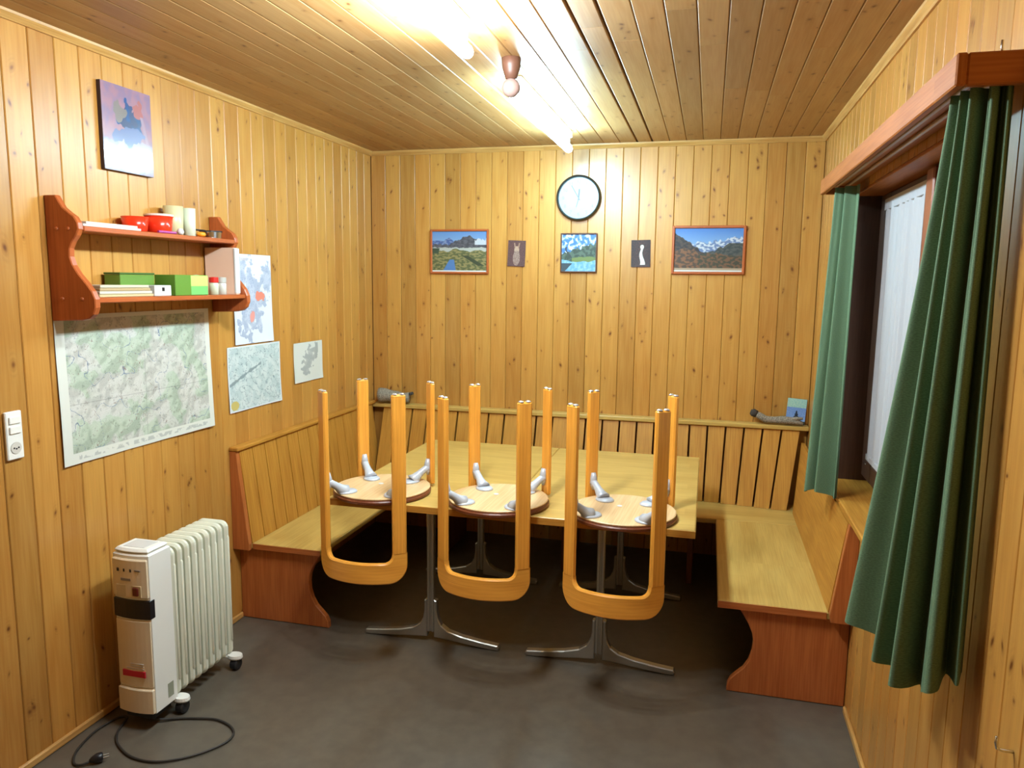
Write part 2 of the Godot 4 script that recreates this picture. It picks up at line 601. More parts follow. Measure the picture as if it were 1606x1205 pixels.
# ---- window, sheers, curtains, pelmet
func cloth(top: Array, bot: Array, ytop: float, ybot: Callable, folds: float, amp_t: float, amp_b: float, ph: float, ns := 120, nt := 24, th := 0.003) -> ArrayMesh:
	# top and bottom are polylines of (x, z); folds swing across the cloth
	var at := func(pl: Array, s: float) -> Vector2:
		var q := s * (pl.size() - 1)
		var i := mini(int(q), pl.size() - 2)
		return (pl[i] as Vector2).lerp(pl[i + 1], q - i)
	var P := func(s: float, t: float) -> Vector3:
		var a: Vector2 = at.call(top, s)
		var b: Vector2 = at.call(bot, s)
		var tt := pow(t, 1.12)
		var m := a.lerp(b, tt)
		var d: Vector2 = ((at.call(top, minf(1, s + 0.02)) - at.call(top, maxf(0, s - 0.02))) + (at.call(bot, minf(1, s + 0.02)) - at.call(bot, maxf(0, s - 0.02)))).normalized()
		var nrm := Vector2(d.y, -d.x)
		var sw := s + 0.032 * sin(TAU * 1.7 * s + ph) + 0.012 * sin(2.4 * t + 9.0 * s)
		var w := sin(TAU * folds * sw + ph) + 0.22 * sin(2 * TAU * folds * sw + 2 * ph) + 0.28 * sin(TAU * folds * 2.3 * s + 1.0 + ph) * (1.0 - 0.6 * t)
		m += nrm * w * lerpf(amp_t, amp_b, tt)
		return Vector3(m.x, lerpf(ytop, ybot.call(s), t), m.y)
	var g := []
	for j in nt + 1:
		for i in ns + 1: g.append(P.call(i / float(ns), j / float(nt)))
	var nr := []
	for j in nt + 1:
		for i in ns + 1:
			var dx: Vector3 = g[j * (ns + 1) + mini(i + 1, ns)] - g[j * (ns + 1) + maxi(i - 1, 0)]
			var dy: Vector3 = g[mini(j + 1, nt) * (ns + 1) + i] - g[maxi(j - 1, 0) * (ns + 1) + i]
			nr.append(dx.cross(dy).normalized())
	var st := SurfaceTool.new()
	st.begin(Mesh.PRIMITIVE_TRIANGLES)
	for side in 2:
		for j in nt:
			for i in ns:
				for k in ([0, 1, 2, 0, 2, 3] if side == 0 else [0, 2, 1, 0, 3, 2]):
					var ii: int = i + [0, 1, 1, 0][k]
					var jj: int = j + [0, 0, 1, 1][k]
					var q := jj * (ns + 1) + ii
					st.set_smooth_group(side)
					st.set_uv(Vector2(ii / float(ns), jj / float(nt)))
					st.add_vertex(g[q] + nr[q] * (th / 2 if side == 0 else -th / 2))
	# closed hem and side edges
	var rim := []
	for i in ns + 1: rim.append(nt * (ns + 1) + i)
	for pass_ in 3:
		var line := []
		if pass_ == 0: line = rim
		else:
			for j in nt + 1: line.append(j * (ns + 1) + (0 if pass_ == 1 else ns))
		for i in line.size() - 1:
			for kk in [[0, 0], [1, 0], [1, 1], [0, 0], [1, 1], [0, 1]]:
				var q: int = line[i + kk[0]]
				st.set_smooth_group(3)
				st.set_uv(Vector2(0.5, 0.99))
				st.add_vertex(g[q] + nr[q] * (th / 2 if kk[1] == 0 else -th / 2))
	st.generate_normals()
	return st.commit()

func window_side():
	var wn := thing("window_1", "recessed window with brown wooden frame behind white sheers", "window", Vector3(W, 0.775, 1.0), "", "structure")
	var z1 := 1.62
	var top := 1.255
	part("jamb", boxmb(Vector3(0.0, 0.0, 0.0), Vector3(0.19, top, 0.012), 0.002), M.shaded_wood, wn)
	part("jamb", boxmb(Vector3(0.0, 0.0, z1 - 0.012), Vector3(0.19, top, z1), 0.002), M.shaded_wood, wn)
	part("head", boxmb(Vector3(0.0, top - 0.012, 0.012), Vector3(0.19, top, z1 - 0.012), 0.002, 2), M.pelmet, wn)
	var fr := MB.new()
	for zz in [[0.014, 0.19], [0.815, 0.965], [z1 - 0.075, z1 - 0.014]]: fr.box(Vector3(0.105, 0.03, zz[0]), Vector3(0.155, top - 0.013, zz[1]), 0.004)
	part("mullion", boxmb(Vector3(0.07, 0.035, 0.85), Vector3(0.104, top - 0.02, 0.93), 0.005), M.frame, wn)
	fr.g = 2
	for yy in [[0.03, 0.11], [top - 0.075, top - 0.014]]: fr.box(Vector3(0.106, yy[0], 0.014), Vector3(0.154, yy[1], z1 - 0.014), 0.004)
	part("window_frame", fr, M.shaded_wood, wn)
	for zz in [[0.19, 0.815], [0.965, z1 - 0.075]]:
		part("pane", boxmb(Vector3(0.128, 0.11, zz[0]), Vector3(0.132, top - 0.075, zz[1]), 0.0), M.glass, wn)
	part("window_sill", boxmb(Vector3(-0.038, -0.022, -0.02), Vector3(0.16, 0.003, z1 + 0.02), 0.004, 2), M.bench, wn)
	part("stay_hook", boxmb(Vector3(0.082, 0.115, 0.16), Vector3(0.09, 0.121, 0.20), 0.002), M.chrome, wn)
	# pelmet over it
	var pz0 := 1.02
	var pz1 := 2.885
	var pb := 2.025
	var pm := thing("pelmet", "brown wooden curtain pelmet box over the window", "pelmet", Vector3(W, pb, 0))
	part("front_board", boxmb(Vector3(-0.142, 0, pz0), Vector3(-0.122, 0.062, pz1), 0.003, 2), M.pelmet, pm)
	part("top_board", boxmb(Vector3(-0.122, 0.034, pz0), Vector3(-0.001, 0.052, pz1 - 0.02), 0.002, 2), M.pelmet, pm)
	part("end_board", boxmb(Vector3(-0.122, 0.0, pz1 - 0.02), Vector3(-0.001, 0.0615, pz1), 0.003, 0), M.pelmet, pm)
	part("end_board", boxmb(Vector3(-0.122, 0.0, pz0), Vector3(-0.001, 0.0335, pz0 + 0.02), 0.003, 0), M.pelmet, pm)
	for x in [-0.085, -0.045]:
		part("curtain_track", boxmb(Vector3(x - 0.006, 0.024, pz0 + 0.03), Vector3(x + 0.006, 0.0335, pz1 - 0.03), 0.002, 2), mat(c8(170, 140, 120), 0.4), pm)
	# green curtains
	var yb1 := func(s: float) -> float: return 0.785 - 0.012 * sin(9 * s)
	var c1 := cloth([Vector2(2.622, 1.13), Vector2(2.655, 1.20), Vector2(2.695, 1.29)], [Vector2(2.562, 1.23), Vector2(2.615, 1.29), Vector2(2.668, 1.37)], 2.035, yb1, 2.6, 0.016, 0.031, 0.4)
	single("green_curtain", c1, M.green, "narrow gathered green curtain hanging beside the back wall", "curtain", Vector3.ZERO, "green window curtains")
	var yb2 := func(s: float) -> float: return 0.78 + 0.03 * sin(7 * s + 1.0)
	var c2 := cloth([Vector2(2.635, 2.73), Vector2(2.632, 2.78), Vector2(2.65, 2.81), Vector2(2.675, 2.83), Vector2(2.70, 2.838)], [Vector2(2.535, 2.58), Vector2(2.56, 2.72), Vector2(2.61, 2.82), Vector2(2.655, 2.86), Vector2(2.70, 2.87)], 2.035, yb2, 4.8, 0.017, 0.034, 2.2)
	single("green_curtain", c2, M.green, "wide gathered green curtain at the right edge, nearest the viewer", "curtain", Vector3.ZERO, "green window curtains")
	# sheers hung on the two sashes
	var k := 0
	for zz in [[1.20, 1.80], [1.985, 2.56]]:
		var yb := func(_s: float) -> float: return 0.925
		var s := thing("sheer_curtain", ["white pleated sheer curtain on the window sash beside the narrow curtain", "white sheer curtain mostly hidden behind the wide green curtain"][k], "sheer curtain", Vector3.ZERO, "sheer curtains on the window")
		var m := cloth([Vector2(2.812, zz[0]), Vector2(2.812, zz[1])], [Vector2(2.812, zz[0]), Vector2(2.812, zz[1])], 1.965, yb, 7.0, 0.005, 0.009, 0.0, 140, 10, 0.001)
		part("cloth", m, M.sheer, s)
		part("header_tape", boxmb(Vector3(2.808, 1.94, zz[0] - 0.005), Vector3(2.815, 1.985, zz[1] + 0.005), 0.002, 2), M.sheer, s)
		part("hem", boxmb(Vector3(2.806, 0.915, zz[0]), Vector3(2.817, 0.94, zz[1]), 0.002, 2), M.sheer, s)
		k += 1

# ---- the corner bench: three benches meeting in the corners
func ogee() -> Array:
	return [Vector2(0.43, 0.355), Vector2(0.412, 0.33), Vector2(0.39, 0.295), Vector2(0.374, 0.26), Vector2(0.367, 0.222), Vector2(0.370, 0.18), Vector2(0.382, 0.14), Vector2(0.402, 0.105), Vector2(0.43, 0.078), Vector2(0.452, 0.055), Vector2(0.463, 0.03), Vector2(0.465, 0.001)]

func slat(parent: Node, p0: Vector3, p1: Vector3, q0: Vector3, q1: Vector3, nrm: Vector3, th: float):   # p bottom edge, q top edge
	var m := MB.new(1)
	var mid0 := nrm * th
	m.hexa([p0, p1, p1 - mid0, p0 - mid0, q0, q1, q1 - mid0, q0 - mid0])
	part("backrest_board", m, M.bench, parent)

func benches():
	# left
	var sy := 0.39
	var L := thing("corner_bench", "U-shaped wooden corner bench along three walls with board backrest", "bench")
	part("seat", boxmb(Vector3(0.02, sy - 0.028, 0.525), Vector3(0.445, sy, 1.55), 0.004, 2), M.top, L)
	part("edge_band", boxmb(Vector3(0.092, sy - 0.0275, 1.5501), Vector3(0.4445, sy - 0.0015, 1.5525), 0.0006, 0), M.endpanel, L)
	part("edge_band", boxmb(Vector3(2.2285, sy - 0.0295, 1.6001), Vector3(2.634, sy - 0.0015, 1.6025), 0.0006, 0), M.endpanel, L)
	var pl := PackedVector2Array([Vector2(0.001, 0.001), Vector2(0.001, 0.36)])
	for p in ogee(): pl.append(p)
	var sp := MB.new()
	sp.extrude(pl, 1.495, 1.525, Transform3D.IDENTITY, 0.003)
	part("end_support", sp, M.endpanel, L)
	var ep := MB.new()
	ep.extrude(PackedVector2Array([Vector2(0.001, 0.362), Vector2(0.001, 0.838), Vector2(0.036, 0.838), Vector2(0.088, 0.392), Vector2(0.085, 0.362)]), 1.552, 1.578, Transform3D.IDENTITY, 0.002)
	part("backrest_end", ep, M.endpanel, L)
	for i in 14:
		var a := 1.552 - i * 0.1035
		var b := a - 0.098
		var nb := Vector3(0.99, 0.12, 0)
		slat(L, Vector3(0.092, sy + 0.001, a), Vector3(0.092, sy + 0.001, b), Vector3(0.038, 0.838, a), Vector3(0.038, 0.838, b), nb, 0.016)
	part("cap_rail", boxmb(Vector3(0.001, 0.838, 0.072), Vector3(0.05, 0.857, 1.582), 0.004, 2), M.bench, L)
	# right
	var R := L
	part("seat", boxmb(Vector3(2.228, sy - 0.03, 0.525), Vector3(2.70, sy, 1.60), 0.004, 2), M.top, R)
	var pr := PackedVector2Array([Vector2(W - 0.002, 0.001), Vector2(W - 0.002, 0.358)])
	for p in ogee(): pr.append(Vector2(W - 0.002 - (p.x * 0.954 if p.y > 0.001 else p.x * 0.952), p.y))
	var sp2 := MB.new()
	sp2.extrude(pr, 1.55, 1.58, Transform3D.IDENTITY, 0.003)
	part("end_support", sp2, M.endpanel, R)
	var ep2 := MB.new()
	ep2.extrude(PackedVector2Array([Vector2(W - 0.001, 0.362), Vector2(W - 0.001, 0.750), Vector2(2.686, 0.750), Vector2(2.640, 0.391), Vector2(2.645, 0.362)]), 1.602, 1.632, Transform3D.IDENTITY, 0.002)
	part("backrest_end", ep2, M.endpanel, R)
	var bk := MB.new(2)
	var nr := Vector3(-0.99, 0.12, 0)
	bk.hexa([Vector3(2.637, sy + 0.001, 0.30), Vector3(2.637, sy + 0.001, 1.602), Vector3(2.637, sy + 0.001, 1.602) - nr * 0.018, Vector3(2.637, sy + 0.001, 0.30) - nr * 0.018,
		Vector3(2.684, 0.750, 0.10), Vector3(2.684, 0.750, 1.602), Vector3(2.684, 0.750, 1.602) - nr * 0.018, Vector3(2.684, 0.750, 0.10) - nr * 0.018])
	part("backrest_panel", bk, M.bench, R)
	# back
	var B := L
	part("seat", boxmb(Vector3(0.02, sy - 0.028, 0.12), Vector3(2.70, sy, 0.523), 0.004, 0), M.top, B)
	for x in [0.66, 1.40, 2.10]:
		part("support", boxmb(Vector3(x - 0.015, 0.001, 0.06), Vector3(x + 0.015, sy - 0.029, 0.50), 0.003), M.darkwood, B)
	var fan := func(x: float) -> float: return x - 0.07 * clampf((x - 2.1) / 0.6, 0, 1)
	var zb := func(x: float) -> float: return 0.21 + 0.055 * clampf((x - 2.2) / 0.5, 0, 1)
	for i in 25:
		var a := 0.10 + i * 0.1035
		var b := a + 0.092
		var zz: float = zb.call((a + b) / 2)
		slat(B, Vector3(fan.call(a), sy + 0.001, zz), Vector3(fan.call(b), sy + 0.001, zz), Vector3(a, 0.811, 0.058), Vector3(b, 0.811, 0.058), Vector3(0, 0.33, 0.94), 0.02)
	part("cap_rail", boxmb(Vector3(0.001, 0.812, 0.001), Vector3(W - 0.001, 0.8375, 0.074), 0.004, 0), M.top, B)

# ---- tables
func tables():
	var src: Node3D = null
	for k in 2:
		var at: Vector3 = [Vector3(0.9765, 0, 1.115), Vector3(1.746, 0, 1.115)][k]
		var t: Node3D
		if k == 0:
			t = thing("dining_table", "left wooden table under the leftmost chair, on metal T feet", "table", at, "tables pushed together")
			src = t
			part("tabletop", boxmb(Vector3(-0.384, 0.682, -0.63), Vector3(0.384, 0.712, 0.63), 0.004, 0), M.top, t)
			for z in [0.6302, -0.6326]: part("edge_band", boxmb(Vector3(-0.3835, 0.6825, z), Vector3(0.3835, 0.7105, z + 0.0024), 0.0006, 0), M.bench, t)
			for z in [0.39, -0.385]:
				var col := MB.new()
				for s in [-1, 1]: col.box(Vector3(s * 0.0095 - 0.0065, 0.05, z - 0.016), Vector3(s * 0.0095 + 0.0065, 0.668, z + 0.016), 0.003)
				col.box(Vector3(-0.004, 0.05, z - 0.01), Vector3(0.004, 0.64, z + 0.01), 0.001)
				part("column", col, M.alu, t)
				part("mounting_plate", boxmb(Vector3(-0.12, 0.669, z - 0.03), Vector3(0.12, 0.681, z + 0.03), 0.002), M.black, t)
				var half := [Vector2(0.0165, 0.205), Vector2(0.029, 0.2), Vector2(0.030, 0.15), Vector2(0.036, 0.115), Vector2(0.052, 0.085), Vector2(0.085, 0.062), Vector2(0.15, 0.045), Vector2(0.24, 0.032), Vector2(0.318, 0.024), Vector2(0.324, 0.016), Vector2(0.322, 0.001), Vector2(0.285, 0.001), Vector2(0.20, 0.008), Vector2(0.09, 0.02), Vector2(0.0165, 0.026)]
				for s in [-1, 1]:
					var pl := PackedVector2Array()
					for p in half: pl.append(Vector2(p.x * s, p.y))
					var ft := MB.new(0)
					ft.extrude(pl, z - 0.017, z + 0.017, Transform3D.IDENTITY, 0.004)
					part("foot", ft, M.alu, t)
			t.rotation.y = deg_to_rad(0.1)
		else:
			t = src.duplicate()
			t.name = numbered("dining_table")
			add_child(t)
			t.position = at
			t.rotation.y = deg_to_rad(0.1)
			t.set_meta("label", "right wooden table under the rightmost chair, beside the window bench")

# ---- chairs, upside down on the tables
func chairs():
	var labels := ["leftmost upturned orange wooden chair resting seat down on the tables", "middle upturned orange wooden chair resting seat down on the tables", "rightmost upturned orange wooden chair resting seat down on the tables"]
	var at := [Vector3(0.785, 0.7125, 1.598), Vector3(1.32, 0.7125, 1.61), Vector3(1.845, 0.7125, 1.63)]
	var turn := [1.0, -1.5, -3.0]
	var src := chair()
	for k in 3:
		var c: Node3D = src
		if k > 0:
			c = src.duplicate()
			c.name = numbered("dining_chair")
			add_child(c)
		tag(c, labels[k], "chair", "chairs put up on the tables")
		c.transform = Transform3D(Basis(Vector3.UP, deg_to_rad(turn[k])) * Basis(Vector3.BACK, PI), at[k])

func chair() -> Node3D:   # upright, origin on top of the seat, back towards +z
	var o := Node3D.new()
	o.name = numbered("dining_chair")
	add_child(o)
	var seat := MB.new(2)
	seat.smooth = -1
	seat.lathe([[0.0, 0.0], [0.206, 0.0], [0.212, -0.004], [0.213, -0.013], [0.209, -0.018]], 56)
	seat.lathe([[0.209, -0.018], [0.2085, -0.024]], 56)
	part("seat", seat, M.seatedge, o)
	var und := MB.new(2)
	und.lathe([[0.0, -0.0285], [0.204, -0.0285], [0.209, -0.0265], [0.2085, -0.022], [0.0, -0.022]], 56)
	part("seat_underside", und, M.ply, o)
	part("felt_dot", _disc(0.011, 0.0015), M.paper, o, Transform3D(Basis.IDENTITY, Vector3(0.02, -0.0302, -0.03)))
	var R := 0.272
	var th := deg_to_rad(37.5)
	for s in [-1, 1]:
		var ang: float = th * s
		var xf := Transform3D(Basis(Vector3.UP, ang), Vector3.ZERO)
		var lg := MB.new()
		lg.box(Vector3(-0.029, -0.474, R - 0.012), Vector3(0.029, 0.192, R + 0.0115), 0.006)
		var l := part("rear_leg", lg, M.chair, o, xf)
		_glides(l, -0.474, R)
		_bracket(o, xf, R - 0.012)
		var fa: float = PI - deg_to_rad(45) * s
		var xf2 := Transform3D(Basis(Vector3.UP, fa), Vector3.ZERO)
		var r2 := 0.234
		var fl := MB.new()
		fl.box(Vector3(-0.027, -0.474, r2 - 0.011), Vector3(0.027, -0.010, r2 + 0.011), 0.006)
		var l2 := part("front_leg", fl, M.chair, o, xf2)
		_glides(l2, -0.474, r2)
		_bracket(o, xf2, r2 - 0.011)
	# bent back rail with ears
	var ba := MB.new(0)
	ba.smooth = 2
	var hw := th * R + 0.031
	var pw := 0.061
	var yj := 0.186
	var yt := 0.313
	var rh := 0.088
	var outer := []
	var inner := []
	var ro := 0.075
	var ri := 0.032
	for i in 3:
		var t := i / 3.0
		outer.append(Vector2(-hw, lerpf(yj, yt - ro, t)))
		inner.append(Vector2(-hw + pw, lerpf(yj, yt - rh - ri, t)))
	for i in 9:
		var a := PI - PI / 2 * i / 8.0
		outer.append(Vector2(-hw + ro + ro * cos(a), yt - ro + ro * sin(a)))
		inner.append(Vector2(-hw + pw + ri + ri * cos(a), yt - rh - ri + ri * sin(a)))
	for i in range(1, 16):
		var t := i / 16.0
		outer.append(Vector2(lerpf(-hw + ro, hw - ro, t), yt))
		inner.append(Vector2(lerpf(-hw + pw + ri, hw - pw - ri, t), yt - rh))
	var n := outer.size()
	for i in range(n - 16, -1, -1):
		outer.append(Vector2(-outer[i].x, outer[i].y))
		inner.append(Vector2(-inner[i].x, inner[i].y))
	var prof := [[0.0, -0.0075], [0.25, -0.0115], [0.75, -0.0115], [1.0, -0.0075], [1.0, 0.0075], [0.75, 0.0115], [0.25, 0.0115], [0.0, 0.0075]]
	var rings := []
	for i in outer.size():
		var ring := []
		for p in prof:
			var f: float = p[0]
			var q: Vector2
			var ed: float = 0.005 / maxf(0.001, (inner[i] - outer[i]).length())
			if f == 0.25: f = ed
			elif f == 0.75: f = 1 - ed
			q = (outer[i] as Vector2).lerp(inner[i], f)
			var a: float = q.x / R
			var rr: float = R + p[1]
			ring.append(Vector3(sin(a) * rr, q.y, cos(a) * rr))
		rings.append(ring)
	for i in rings.size() - 1:
		var ctr := Vector3.ZERO
		for p in rings[i]: ctr += p / 8.0
		for p in rings[i + 1]: ctr += p / 8.0
		ctr /= 2
		for k in 8:
			ba.smooth = k
			var k2 := (k + 1) % 8
			ba.quad(rings[i][k], rings[i][k2], rings[i + 1][k2], rings[i + 1][k], ctr)
	part("backrest", ba, M.chair, o)
	return o

func _disc(r: float, h: float) -> MB:
	var d := MB.new()
	d.lathe([[0.0, 0.0], [r, 0.0], [r, h], [0.0, h]], 16)
	return d

func _glides(leg: Node, y: float, r: float):
	for s in [-1, 1]:
		var g := MB.new()
		g.lathe([[0.0, -0.005], [0.006, -0.005], [0.011, -0.002], [0.011, 0.0]], 14)
		part("glide", g, M.glide, leg, Transform3D(Basis.IDENTITY, Vector3(s * 0.0145, y, r)))

func _bracket(o: Node, xf: Transform3D, face: float):   # cast bracket from under the seat to the leg
	var b := MB.new()
	b.smooth = 1
	var c := face - 0.085
	b.lathe([[0.0, -0.029], [0.038, -0.029], [0.038, -0.033], [0.032, -0.0385], [0.0, -0.0395]], 24, Transform3D(Basis.IDENTITY, Vector3(0, 0, c - 0.006)), Vector2(0.95, 1.15))
	b.tube([Vector3(0, -0.034, c + 0.005), Vector3(0, -0.046, c + 0.022), Vector3(0, -0.062, c + 0.042), Vector3(0, -0.076, c + 0.062), Vector3(0, -0.086, face - 0.003)], [0.03, 0.022, 0.0165, 0.015, 0.017], 14)
	b.tube([Vector3(0, -0.052, face - 0.003), Vector3(0, -0.07, face - 0.005), Vector3(0, -0.10, face - 0.005), Vector3(0, -0.125, face - 0.003)], [0.006, 0.014, 0.015, 0.010], 12)
	part("bracket", b, M.bracket, o, xf)

# ---- oil radiator
func heater():
	var o := thing("oil_radiator", "cream oil-filled radiator on castors standing by the left wall", "radiator", Vector3(0.188, 0, 2.44))
	# fins along -z
	for i in 9:
		var z := -0.145 - i * 0.0405
		var f := MB.new()
		f.smooth = -1
		var pl := PackedVector2Array()
		var hw := 0.072
		var y0 := 0.062
		var y1 := 0.648
		for c in [[-1, 1], [1, 1], [1, -1], [-1, -1]]:
			var rr := 0.03
			for k in 6:
				var a0: float = {[-1, 1]: PI, [1, 1]: PI / 2, [1, -1]: 0.0, [-1, -1]: -PI / 2}[c]
				var a := a0 - PI / 2 * k / 5.0
				pl.append(Vector2(c[0] * (hw - rr) + rr * cos(a), (y1 - rr if c[1] > 0 else y0 + rr) + rr * sin(a)))
		f.extrude(pl, z - 0.013, z + 0.013, Transform3D.IDENTITY, 0.008)
		var fo := part("fin", f, M.fin, o)
		var g := MB.new()
		g.smooth = 1
		g.tube([Vector3(hw - 0.003, y0 + 0.06, z), Vector3(hw - 0.002, y0 + 0.07, z), Vector3(hw - 0.002, y1 - 0.07, z), Vector3(hw - 0.003, y1 - 0.06, z)], [0.002, 0.0065, 0.0065, 0.002], 10)
		part("rib", g, M.fin, fo)
	var ln := MB.new(2)
	ln.smooth = 1
	for y in [0.12, 0.59]: ln.tube([Vector3(0, y, -0.5), Vector3(0, y, -0.12)], [0.02, 0.02], 14)
	part("oil_pipe", ln, M.fin, o)
	# control box with a bowed front
	var bow := func(hw: float, z0: float, zf: float, d: float) -> PackedVector2Array:
		var p := PackedVector2Array([Vector2(-hw, z0), Vector2(-hw, zf - d)])
		for k in range(1, 8):
			var t := -1 + 2.0 * k / 8
			p.append(Vector2(hw * t, zf - d * t * t))
		p.append(Vector2(hw, zf - d))
		p.append(Vector2(hw, z0))
		return p
	var up := Basis(Vector3(1, 0, 0), Vector3(0, 0, 1), Vector3(0, 1, 0))   # polygon XY -> XZ, extrude along y
	var body := MB.new()
	body.extrude(bow.call(0.075, -0.124, -0.002, 0.010), 0.06, 0.665, Transform3D(up, Vector3.ZERO), 0.006)
	part("housing", body, M.white, o)
	var cap := MB.new()
	cap.extrude(bow.call(0.07, -0.118, -0.006, 0.010), 0.664, 0.682, Transform3D(up, Vector3.ZERO), 0.008)
	part("top_cap", cap, M.white, o)
	part("top_recess", boxmb(Vector3(-0.045, 0.682, -0.10), Vector3(0.045, 0.6835, -0.03), 0.0005), mat(c8(206, 204, 200), 0.4), o)
	var pan := MB.new()
	pan.extrude(bow.call(0.0715, -0.03, 0.007, 0.010), 0.505, 0.648, Transform3D(up, Vector3.ZERO), 0.004)
	var pn := part("control_panel", pan, M.beige, o)
	for x in [-0.042, -0.015, 0.012]:
		part("symbol", boxmb(Vector3(x - 0.004, 0.602, 0.002), Vector3(x + 0.004, 0.614, 0.0072), 0.001), M.black, pn)
	part("lettering", boxmb(Vector3(0.028, 0.607, 0.002), Vector3(0.05, 0.612, 0.0062), 0.0005), mat(c8(120, 110, 100), 0.5), pn)
	part("nameplate", boxmb(Vector3(-0.03, 0.569, 0.002), Vector3(0.012, 0.579, 0.0076), 0.0005), mat(c8(140, 130, 120), 0.4), pn)
	part("switch_recess", boxmb(Vector3(-0.052, 0.511, 0.002), Vector3(0.052, 0.553, 0.0066), 0.001), mat(c8(200, 180, 140), 0.5), pn)
	part("rocker_switch", boxmb(Vector3(0.018, 0.516, 0.002), Vector3(0.042, 0.548, 0.0115), 0.003), mat(c8(96, 30, 20), 0.35), pn)
	var band := MB.new()
	band.extrude(bow.call(0.0765, -0.03, 0.004, 0.010), 0.425, 0.497, Transform3D(up, Vector3.ZERO), 0.003)
	part("grip_band", band, M.black, o)
	var low := MB.new()
	low.extrude(bow.call(0.0715, -0.03, 0.004, 0.010), 0.165, 0.420, Transform3D(up, Vector3.ZERO), 0.004)
	var lp := part("lower_panel", low, M.beige, o)
	part("red_label", boxmb(Vector3(-0.048, 0.205, 0.0), Vector3(0.048, 0.228, 0.0047), 0.0005), mat(c8(190, 24, 52), 0.45), lp)
	for k in 3: part("notice_line", boxmb(Vector3(-0.03 if k == 0 else -0.012, 0.236 + k * 0.009, 0.0), Vector3(0.042, 0.239 + k * 0.009, 0.0046), 0.0005), mat(c8(176, 166, 156), 0.5), lp)
	var cov := MB.new()
	cov.extrude(bow.call(0.073, -0.05, 0.011, 0.010), 0.066, 0.160, Transform3D(up, Vector3.ZERO), 0.004)
	part("cord_cover", cov, M.beige, o)
	part("rating_plate", boxmb(Vector3(0.0752, 0.09, -0.105), Vector3(0.0757, 0.145, -0.075), 0.0), mat(c8(150, 152, 130), 0.5), o)
	part("bottom_skid", boxmb(Vector3(-0.06, 0.035, -0.11), Vector3(0.06, 0.062, -0.012), 0.006), M.rubber, o)
	for z in [-0.135, -0.470]:
		part("axle", boxmb(Vector3(-0.11, 0.052, z - 0.018), Vector3(0.075, 0.062, z + 0.018), 0.003, 0), M.white, o)
		for s in [-1, 1]:
			var cs := MB.new()
			cs.smooth = -1
			cs.lathe([[0.0, 0.05], [0.026, 0.05], [0.028, 0.055], [0.026, 0.066], [0.0, 0.068]], 20, Transform3D(Basis.IDENTITY, Vector3(s * 0.082, 0, z)), Vector2(1.25, 0.9))
			part("castor_cap", cs, M.white, o)
			var wh := MB.new()
			wh.smooth = -1
			wh.lathe([[0.0, -0.017], [0.02, -0.017], [0.0255, -0.012], [0.0255, 0.012], [0.02, 0.017], [0.0, 0.017]], 20, Transform3D(Basis(Vector3(0, 1, 0), Vector3(1, 0, 0), Vector3(0, 0, -1)), Vector3(s * 0.085, 0.0258, z)))
			part("wheel", wh, M.rubber, o)
	# its lead
	var ctl := [Vector3(0.20, 0.03, 2.40), Vector3(0.235, 0.012, 2.385), Vector3(0.303, 0.006, 2.349), Vector3(0.371, 0.006, 2.330), Vector3(0.433, 0.006, 2.321), Vector3(0.501, 0.006, 2.340), Vector3(0.545, 0.006, 2.378), Vector3(0.552, 0.006, 2.433), Vector3(0.513, 0.006, 2.502), Vector3(0.455, 0.006, 2.558), Vector3(0.381, 0.006, 2.593), Vector3(0.288, 0.006, 2.590), Vector3(0.195, 0.006, 2.545), Vector3(0.143, 0.006, 2.492), Vector3(0.118, 0.006, 2.432), Vector3(0.10, 0.006, 2.395), Vector3(0.075, 0.006, 2.405), Vector3(0.062, 0.006, 2.45), Vector3(0.058, 0.006, 2.50), Vector3(0.068, 0.006, 2.56), Vector3(0.092, 0.006, 2.627), Vector3(0.133, 0.006, 2.673), Vector3(0.165, 0.008, 2.674), Vector3(0.185, 0.012, 2.655)]
	var cv := Curve3D.new()
	for i in ctl.size():
		var tn: Vector3 = (ctl[mini(i + 1, ctl.size() - 1)] - ctl[maxi(i - 1, 0)]) / 6
		cv.add_point(ctl[i], -tn, tn)
	var pts := []
	var rad := []
	var ln2 := cv.get_baked_length()
	for i in 121:
		pts.append(cv.sample_baked(ln2 * i / 120.0, true))
		rad.append(0.0042)
	var co := thing("power_cord", "black mains lead with plug looped on the floor by the radiator", "cord", Vector3.ZERO)
	var cm := MB.new()
	cm.smooth = 1
	cm.tube(pts, rad, 8)
	part("cable", cm, M.cable, co)
	var pg := MB.new()
	pg.smooth = 1
	pg.tube([Vector3(0.182, 0.013, 2.658), Vector3(0.188, 0.015, 2.652), Vector3(0.198, 0.017, 2.642), Vector3(0.208, 0.017, 2.632), Vector3(0.211, 0.017, 2.629)], [0.006, 0.011, 0.0165, 0.0165, 0.013], 14)
	part("plug", pg, M.black, co)
	for s in [-1, 1]:
		var pin := MB.new()
		var off := Vector3(0.0055 * s, 0, 0.0055 * s)
		pin.tube([Vector3(0.211, 0.017, 2.629) + off, Vector3(0.224, 0.017, 2.616) + off], [0.0022, 0.0022], 8)
		part("pin", pin, M.chrome, co)

